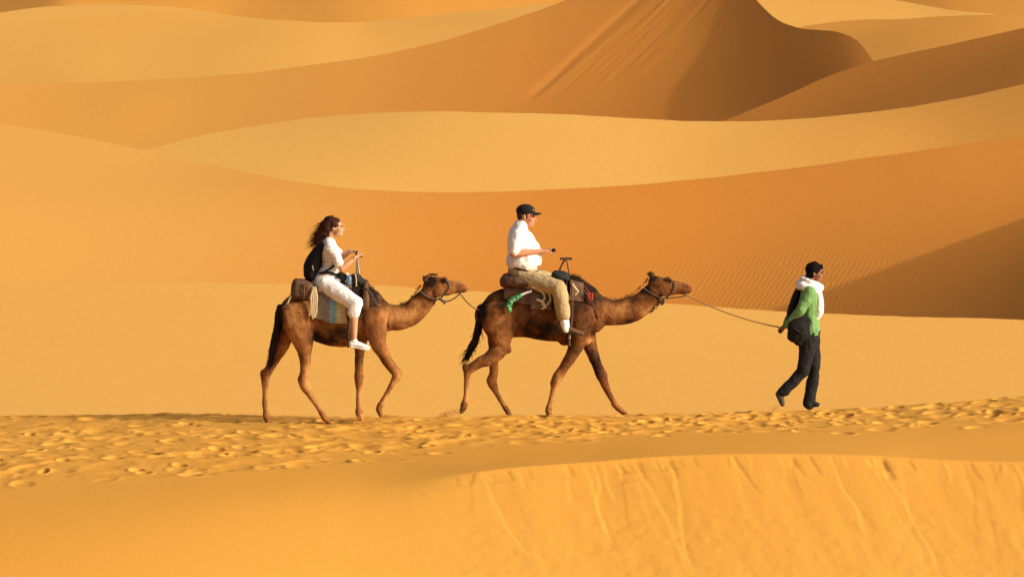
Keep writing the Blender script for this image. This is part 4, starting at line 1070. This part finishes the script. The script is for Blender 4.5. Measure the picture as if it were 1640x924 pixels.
# bottle and gear in front of her
cb = p(560, 452)
bot = empty('water_bottle', cb, 'blue and white bottle tucked before the woman rider', 'bottle')
Blob().tube([p(560, 452, -.13), p(559, 444, -.13), p(557.5, 440, -.13)], [.034, .034, .018]).build('bottle', M_blue, bot, cb)
Blob().tube([p(557.5, 440, -.13), p(556.5, 437, -.13)], [.015, .014]).build('bottle_cap', M_white, bot, cb)
cb = p(568, 454)
gear = empty('cloth_bundle', cb, 'black cloth bundle around the handle of the rear saddle', 'bundle')
Blob().tube([p(562, 449, -.06), p(569, 446, -.05), p(577, 450, -.06)], [.05, .065, .05], [.09, .11, .09]).build('bundle', M_darkpad, gear, cb, voxel=.01, smooth=3, wrinkle=(.012, 14))
rope('tie', [p(569, 437.5, -.1), p(571, 446, -.165), p(571, 456, -.16)], .007, M_cream, gear, cb)

# ---- front camel
p = P2.p
sb = p(860, 465)
saddle2 = empty('saddle', sb, 'brown padded saddle with tall T handle under the man in the cap', 'saddle', 'camel saddles')
drape(P2, 808, 852, lambda u: 476 + 8*min(1, max(0, (u-812)/22)), c2_trunk, 4.0, 'rear_pad', M_pack, saddle2, sb, wr=.02, thick=.03, vtop=446)
drape(P2, 851, 884, lambda u: 491, c2_trunk, 5.0, 'side_flap', M_greybrown, saddle2, sb, wr=.012, thick=.03)
drape(P2, 912, 935, lambda u: 477 + (u-912)*.15, c2_trunk, 4.0, 'front_pad', M_pack, saddle2, sb, wr=.014, thick=.03)
b = Blob(); b.tube([p(812, 450, 0), p(835, 448, 0), p(862, 451, 0), p(890, 450, 0)], [.09, .10, .07, .05], [.24, .28, .28, .24]); b.build('seat_pad', M_pack, saddle2, sb, voxel=.012, smooth=5, wrinkle=(.018, 7))
b = Blob(); b.ell(p(898, 443, 0), (.125, .17, .075), -.25); b.build('pommel_cushion', M_darkpad, saddle2, sb, voxel=.01, smooth=4, wrinkle=(.012, 11))
rope('handle_post', [p(896.5, 432, 0), p(901, 422, 0), p(906, 414.5, 0)], .013, M_leather, saddle2, sb)
rope('handle_brace', [p(906.5, 415, 0), p(909, 425, 0), p(912, 440, 0)], .009, M_leather, saddle2, sb)
rope('handle_bar', [p(898, 412.8, -.14), p(906.5, 414.3, 0), p(915, 416.2, .14)], .016, M_wood, saddle2, sb)
for k, pts in enumerate([[(850, 452), (860, 458), (868, 464), (872, 472), (868, 482), (874, 488)], [(853, 456), (866, 460), (878, 466), (881, 476), (876, 484)], [(846, 449), (858, 455), (866, 459), (876, 460), (882, 466)], [(860, 476), (868, 479), (873, 487), (868, 490)]]):
    rope('lashing', [p(u, v, -.305 - .004*k + .0015*max(0, 462-v)*2) for u, v in pts], .0125, M_cream, saddle2, sb, n=8)
for pts in ([(917, 452), (921, 458), (925, 463), (921, 468)], [(903, 456), (908, 466), (910, 474), (907, 480)]):
    rope('lashing', [p(u, v, -.29) for u, v in pts], .0125, M_cream, saddle2, sb, n=8)
for sg in (-1, 1):
    st = rope('stirrup_strap', [p(913, 448, sg*.26), p(916.5, 470, sg*.315), p(916, 500, sg*.345), p(914, 528, sg*.365)], .010, M_leather, saddle2, sb)
    rope('stirrup', [p(914, 527, sg*.365), p(910, 536, sg*.30), p(911, 541, sg*.37), p(912, 536, sg*.435), p(914, 527, sg*.365)], .008, M_steel, st, sb)
Blob().tube([p(911, 538, -.34), p(911, 549, -.33)], [.012, .02], [.01, .014]).build('strap_end', M_leather, saddle2, sb)
rope('girth', girth(P2, 905, c2_trunk, 450, .7), .013, M_leather, saddle2, sb, n=3)
rope('breast_strap', [p(935, 462, -.24), p(946, 480, -.22), p(955, 500, -.165), p(960, 518, -.08), p(961, 523, 0), p(960, 518, .08), p(955, 500, .165), p(946, 480, .22), p(935, 462, .24)], .008, M_leather, saddle2, sb, n=5)
cb = p(944, 480)
tg = empty('red_tassel', cb, 'small red woollen tassel on the shoulder of the front camel', 'tassel')
Blob().bevbox(p(944.5, 472.5, -.232), (.034, .014, .048), .1).build('tuft', M_red, tg, cb, voxel=.006, smooth=2, wrinkle=(.009, 40))
rope('cord', [p(936, 456, -.21), p(941, 463, -.225), p(944, 468, -.235)], .007, M_red, tg, cb)
# crupper ropes to the rump and a green cloth knotted on them
cb = p(790, 490)
crp = empty('crupper_rope', cb, 'grey ropes running from the brown saddle round the rump of the front camel', 'rope')
rope('strand', [p(850, 464, -.285), p(838, 468, -.285), p(822, 478, -.275), p(805, 484, -.26), p(788, 489, -.225), p(775, 495, -.15), p(767, 496, -.05), p(766, 496, .05), p(776, 492, .15), p(800, 480, .24), p(830, 468, .27)], .012, M_greyrope, crp, cb, n=6)
rope('strand', [p(812, 486, -.27), p(798, 491, -.25), p(786, 495, -.22), p(772, 498, -.12), p(766, 497, 0)], .011, M_greyrope, crp, cb, n=6)
rope('strand', [p(850, 463, -.29), p(843, 465, -.293), p(834, 469, -.29)], .015, M_white, crp, cb, n=6)
cb = p(820, 490)
gc = empty('green_cloth', cb, 'green and white cloth knotted on the rope behind the brown saddle', 'cloth')
b = Blob(); b.tube([p(834, 469, -.30), p(825, 474, -.30), p(817, 480, -.295), p(813, 486, -.29)], [.022, .034, .036, .03], [.02, .028, .03, .024]); b.tube([p(817, 481, -.30), p(815, 488, -.30), p(816, 494, -.295)], [.036, .036, .022], [.025, .026, .02])
gk = b.build('knot', M_greencloth, gc, cb, voxel=.007, smooth=2, wrinkle=(.012, 24))
for u, v in ((829, 471.5), (823, 476), (819, 479), (814.5, 485.5), (816, 490), (826, 475)):
    Blob().ell(p(u, v, -.325), (.014, .008, .008), .6).build('white_mark', M_white, gk, cb)

# ---- halters
def halter(pl, strands, label, uv, mat):
    cb = pl.p(*uv); h = empty('halter', cb, label, 'halter', 'rope halters')
    for nm, pts, r in strands: rope(nm, [pl.p(u, v, d*pl.s) for u, v, d in pts], r, mat, h, cb, n=8)
    return h
halter(P2, [('noseband', [(1079, 450, 0), (1079, 452, -6), (1079.5, 460, -9.4), (1074, 470, -8.5), (1066, 477, -5), (1066, 478, 5), (1074, 470, 8.5), (1079.5, 460, 9.4), (1079, 452, 6), (1079, 450, 0)], .0075),
            ('neck_rope', [(1031, 461, -9), (1040, 467, -10.5), (1050, 473, -10), (1060, 476.5, -8.5), (1066, 477.5, -5)], .008),
            ('chin_rope', [(1066, 477.5, -5), (1080, 476, -6), (1092, 474.5, -6.5), (1099, 472, -6)], .0075),
            ('knot', [(1062, 477, -6.5), (1063, 483, -6), (1060, 487, -5)], .014)],
       'rope halter on the head of the front camel', (1066, 476), M_greyrope)
halter(P1, [('noseband', [(716, 448.5, 0), (717, 451, -6.5), (719, 460, -9.6), (712, 470, -9), (706, 477, -6), (706, 478, 6), (712, 470, 9), (719, 460, 9.6), (717, 451, 6.5), (716, 448.5, 0)], .008),
            ('neck_rope', [(674, 466, -9), (682, 473, -11), (692, 477.5, -10), (705, 478.5, -7)], .011),
            ('chin_rope', [(706, 478, -6), (713, 482, -5), (723, 480, -6), (733, 473, -6.5), (737, 468.5, -7)], .0085),
            ('knot', [(704, 478, -8), (710, 482, -6), (712, 485, -5)], .016)],
       'rope halter on the head of the rear camel', (706, 478), M_greyrope)
# ---- lead ropes
def sagline(A, B, sag, n=14):
    t = np.linspace(0, 1, n); return [A*(1-x) + B*x - np.array([0, 0, sag*4*x*(1-x)]) for x in t]
A, B = P2.p(1099, 472, -.05), P3.p(1247, 523, -.07)
o = rope('lead_rope', sagline(A, B, .045), .0085, M_rope, None, A, n=3); tag(o, 'taut lead rope from the front camel to the hand of the man on foot', 'rope', 'lead ropes')
A, B = P1.p(737, 469, -.05), P2.p(768, 496, -.06)
o = rope('lead_rope', sagline(A, B, .035), .010, M_rope, None, A, n=3); tag(o, 'lead rope tying the rear camel to the rump of the front camel', 'rope', 'lead ropes')

# ------------------------------------------------------------------ sand thrown up by the feet
def spray(u0, v0, u1, v1, pl, dy, n, label, seed):
    rg = random.Random(seed); V = []; F = []
    A = pl.p(u0, v0, dy); Bp = pl.p(u1, v1, dy)
    for k in range(n):
        t = rg.random()**1.2; w = .02 + .06*t
        c = A*(1-t) + Bp*t + np.array([rg.gauss(0, w), rg.gauss(0, .05), -abs(rg.gauss(0, w*1.4))*.9 + .015])
        g = ground_z(c[0], c[1]); c[2] = max(c[2], g + .002)
        r = rg.uniform(.002, .0055); o_ = len(V)
        V += [c + np.array(d)*r for d in ((1, 0, -.6), (-.5, .87, -.6), (-.5, -.87, -.6), (0, 0, 1))]
        F += [(o_, o_+1, o_+3), (o_+1, o_+2, o_+3), (o_+2, o_, o_+3), (o_, o_+2, o_+1)]
    o = mesh_obj('flung_sand', np.array(V), F, M_grit, None, True, A); tag(o, label, 'sand', kind='stuff')
spray(708, 663, 741, 650, P2, near, 1300, 'sand flicked up by the lifted hind foot of the front camel', 1)
spray(552, 672, 584, 667, P1, 0, 900, 'sand flicked up under the rear camel', 2)
spray(1238, 654, 1250, 650, P3, -.1, 300, 'sand flicked up by the heel of the man on foot', 3)
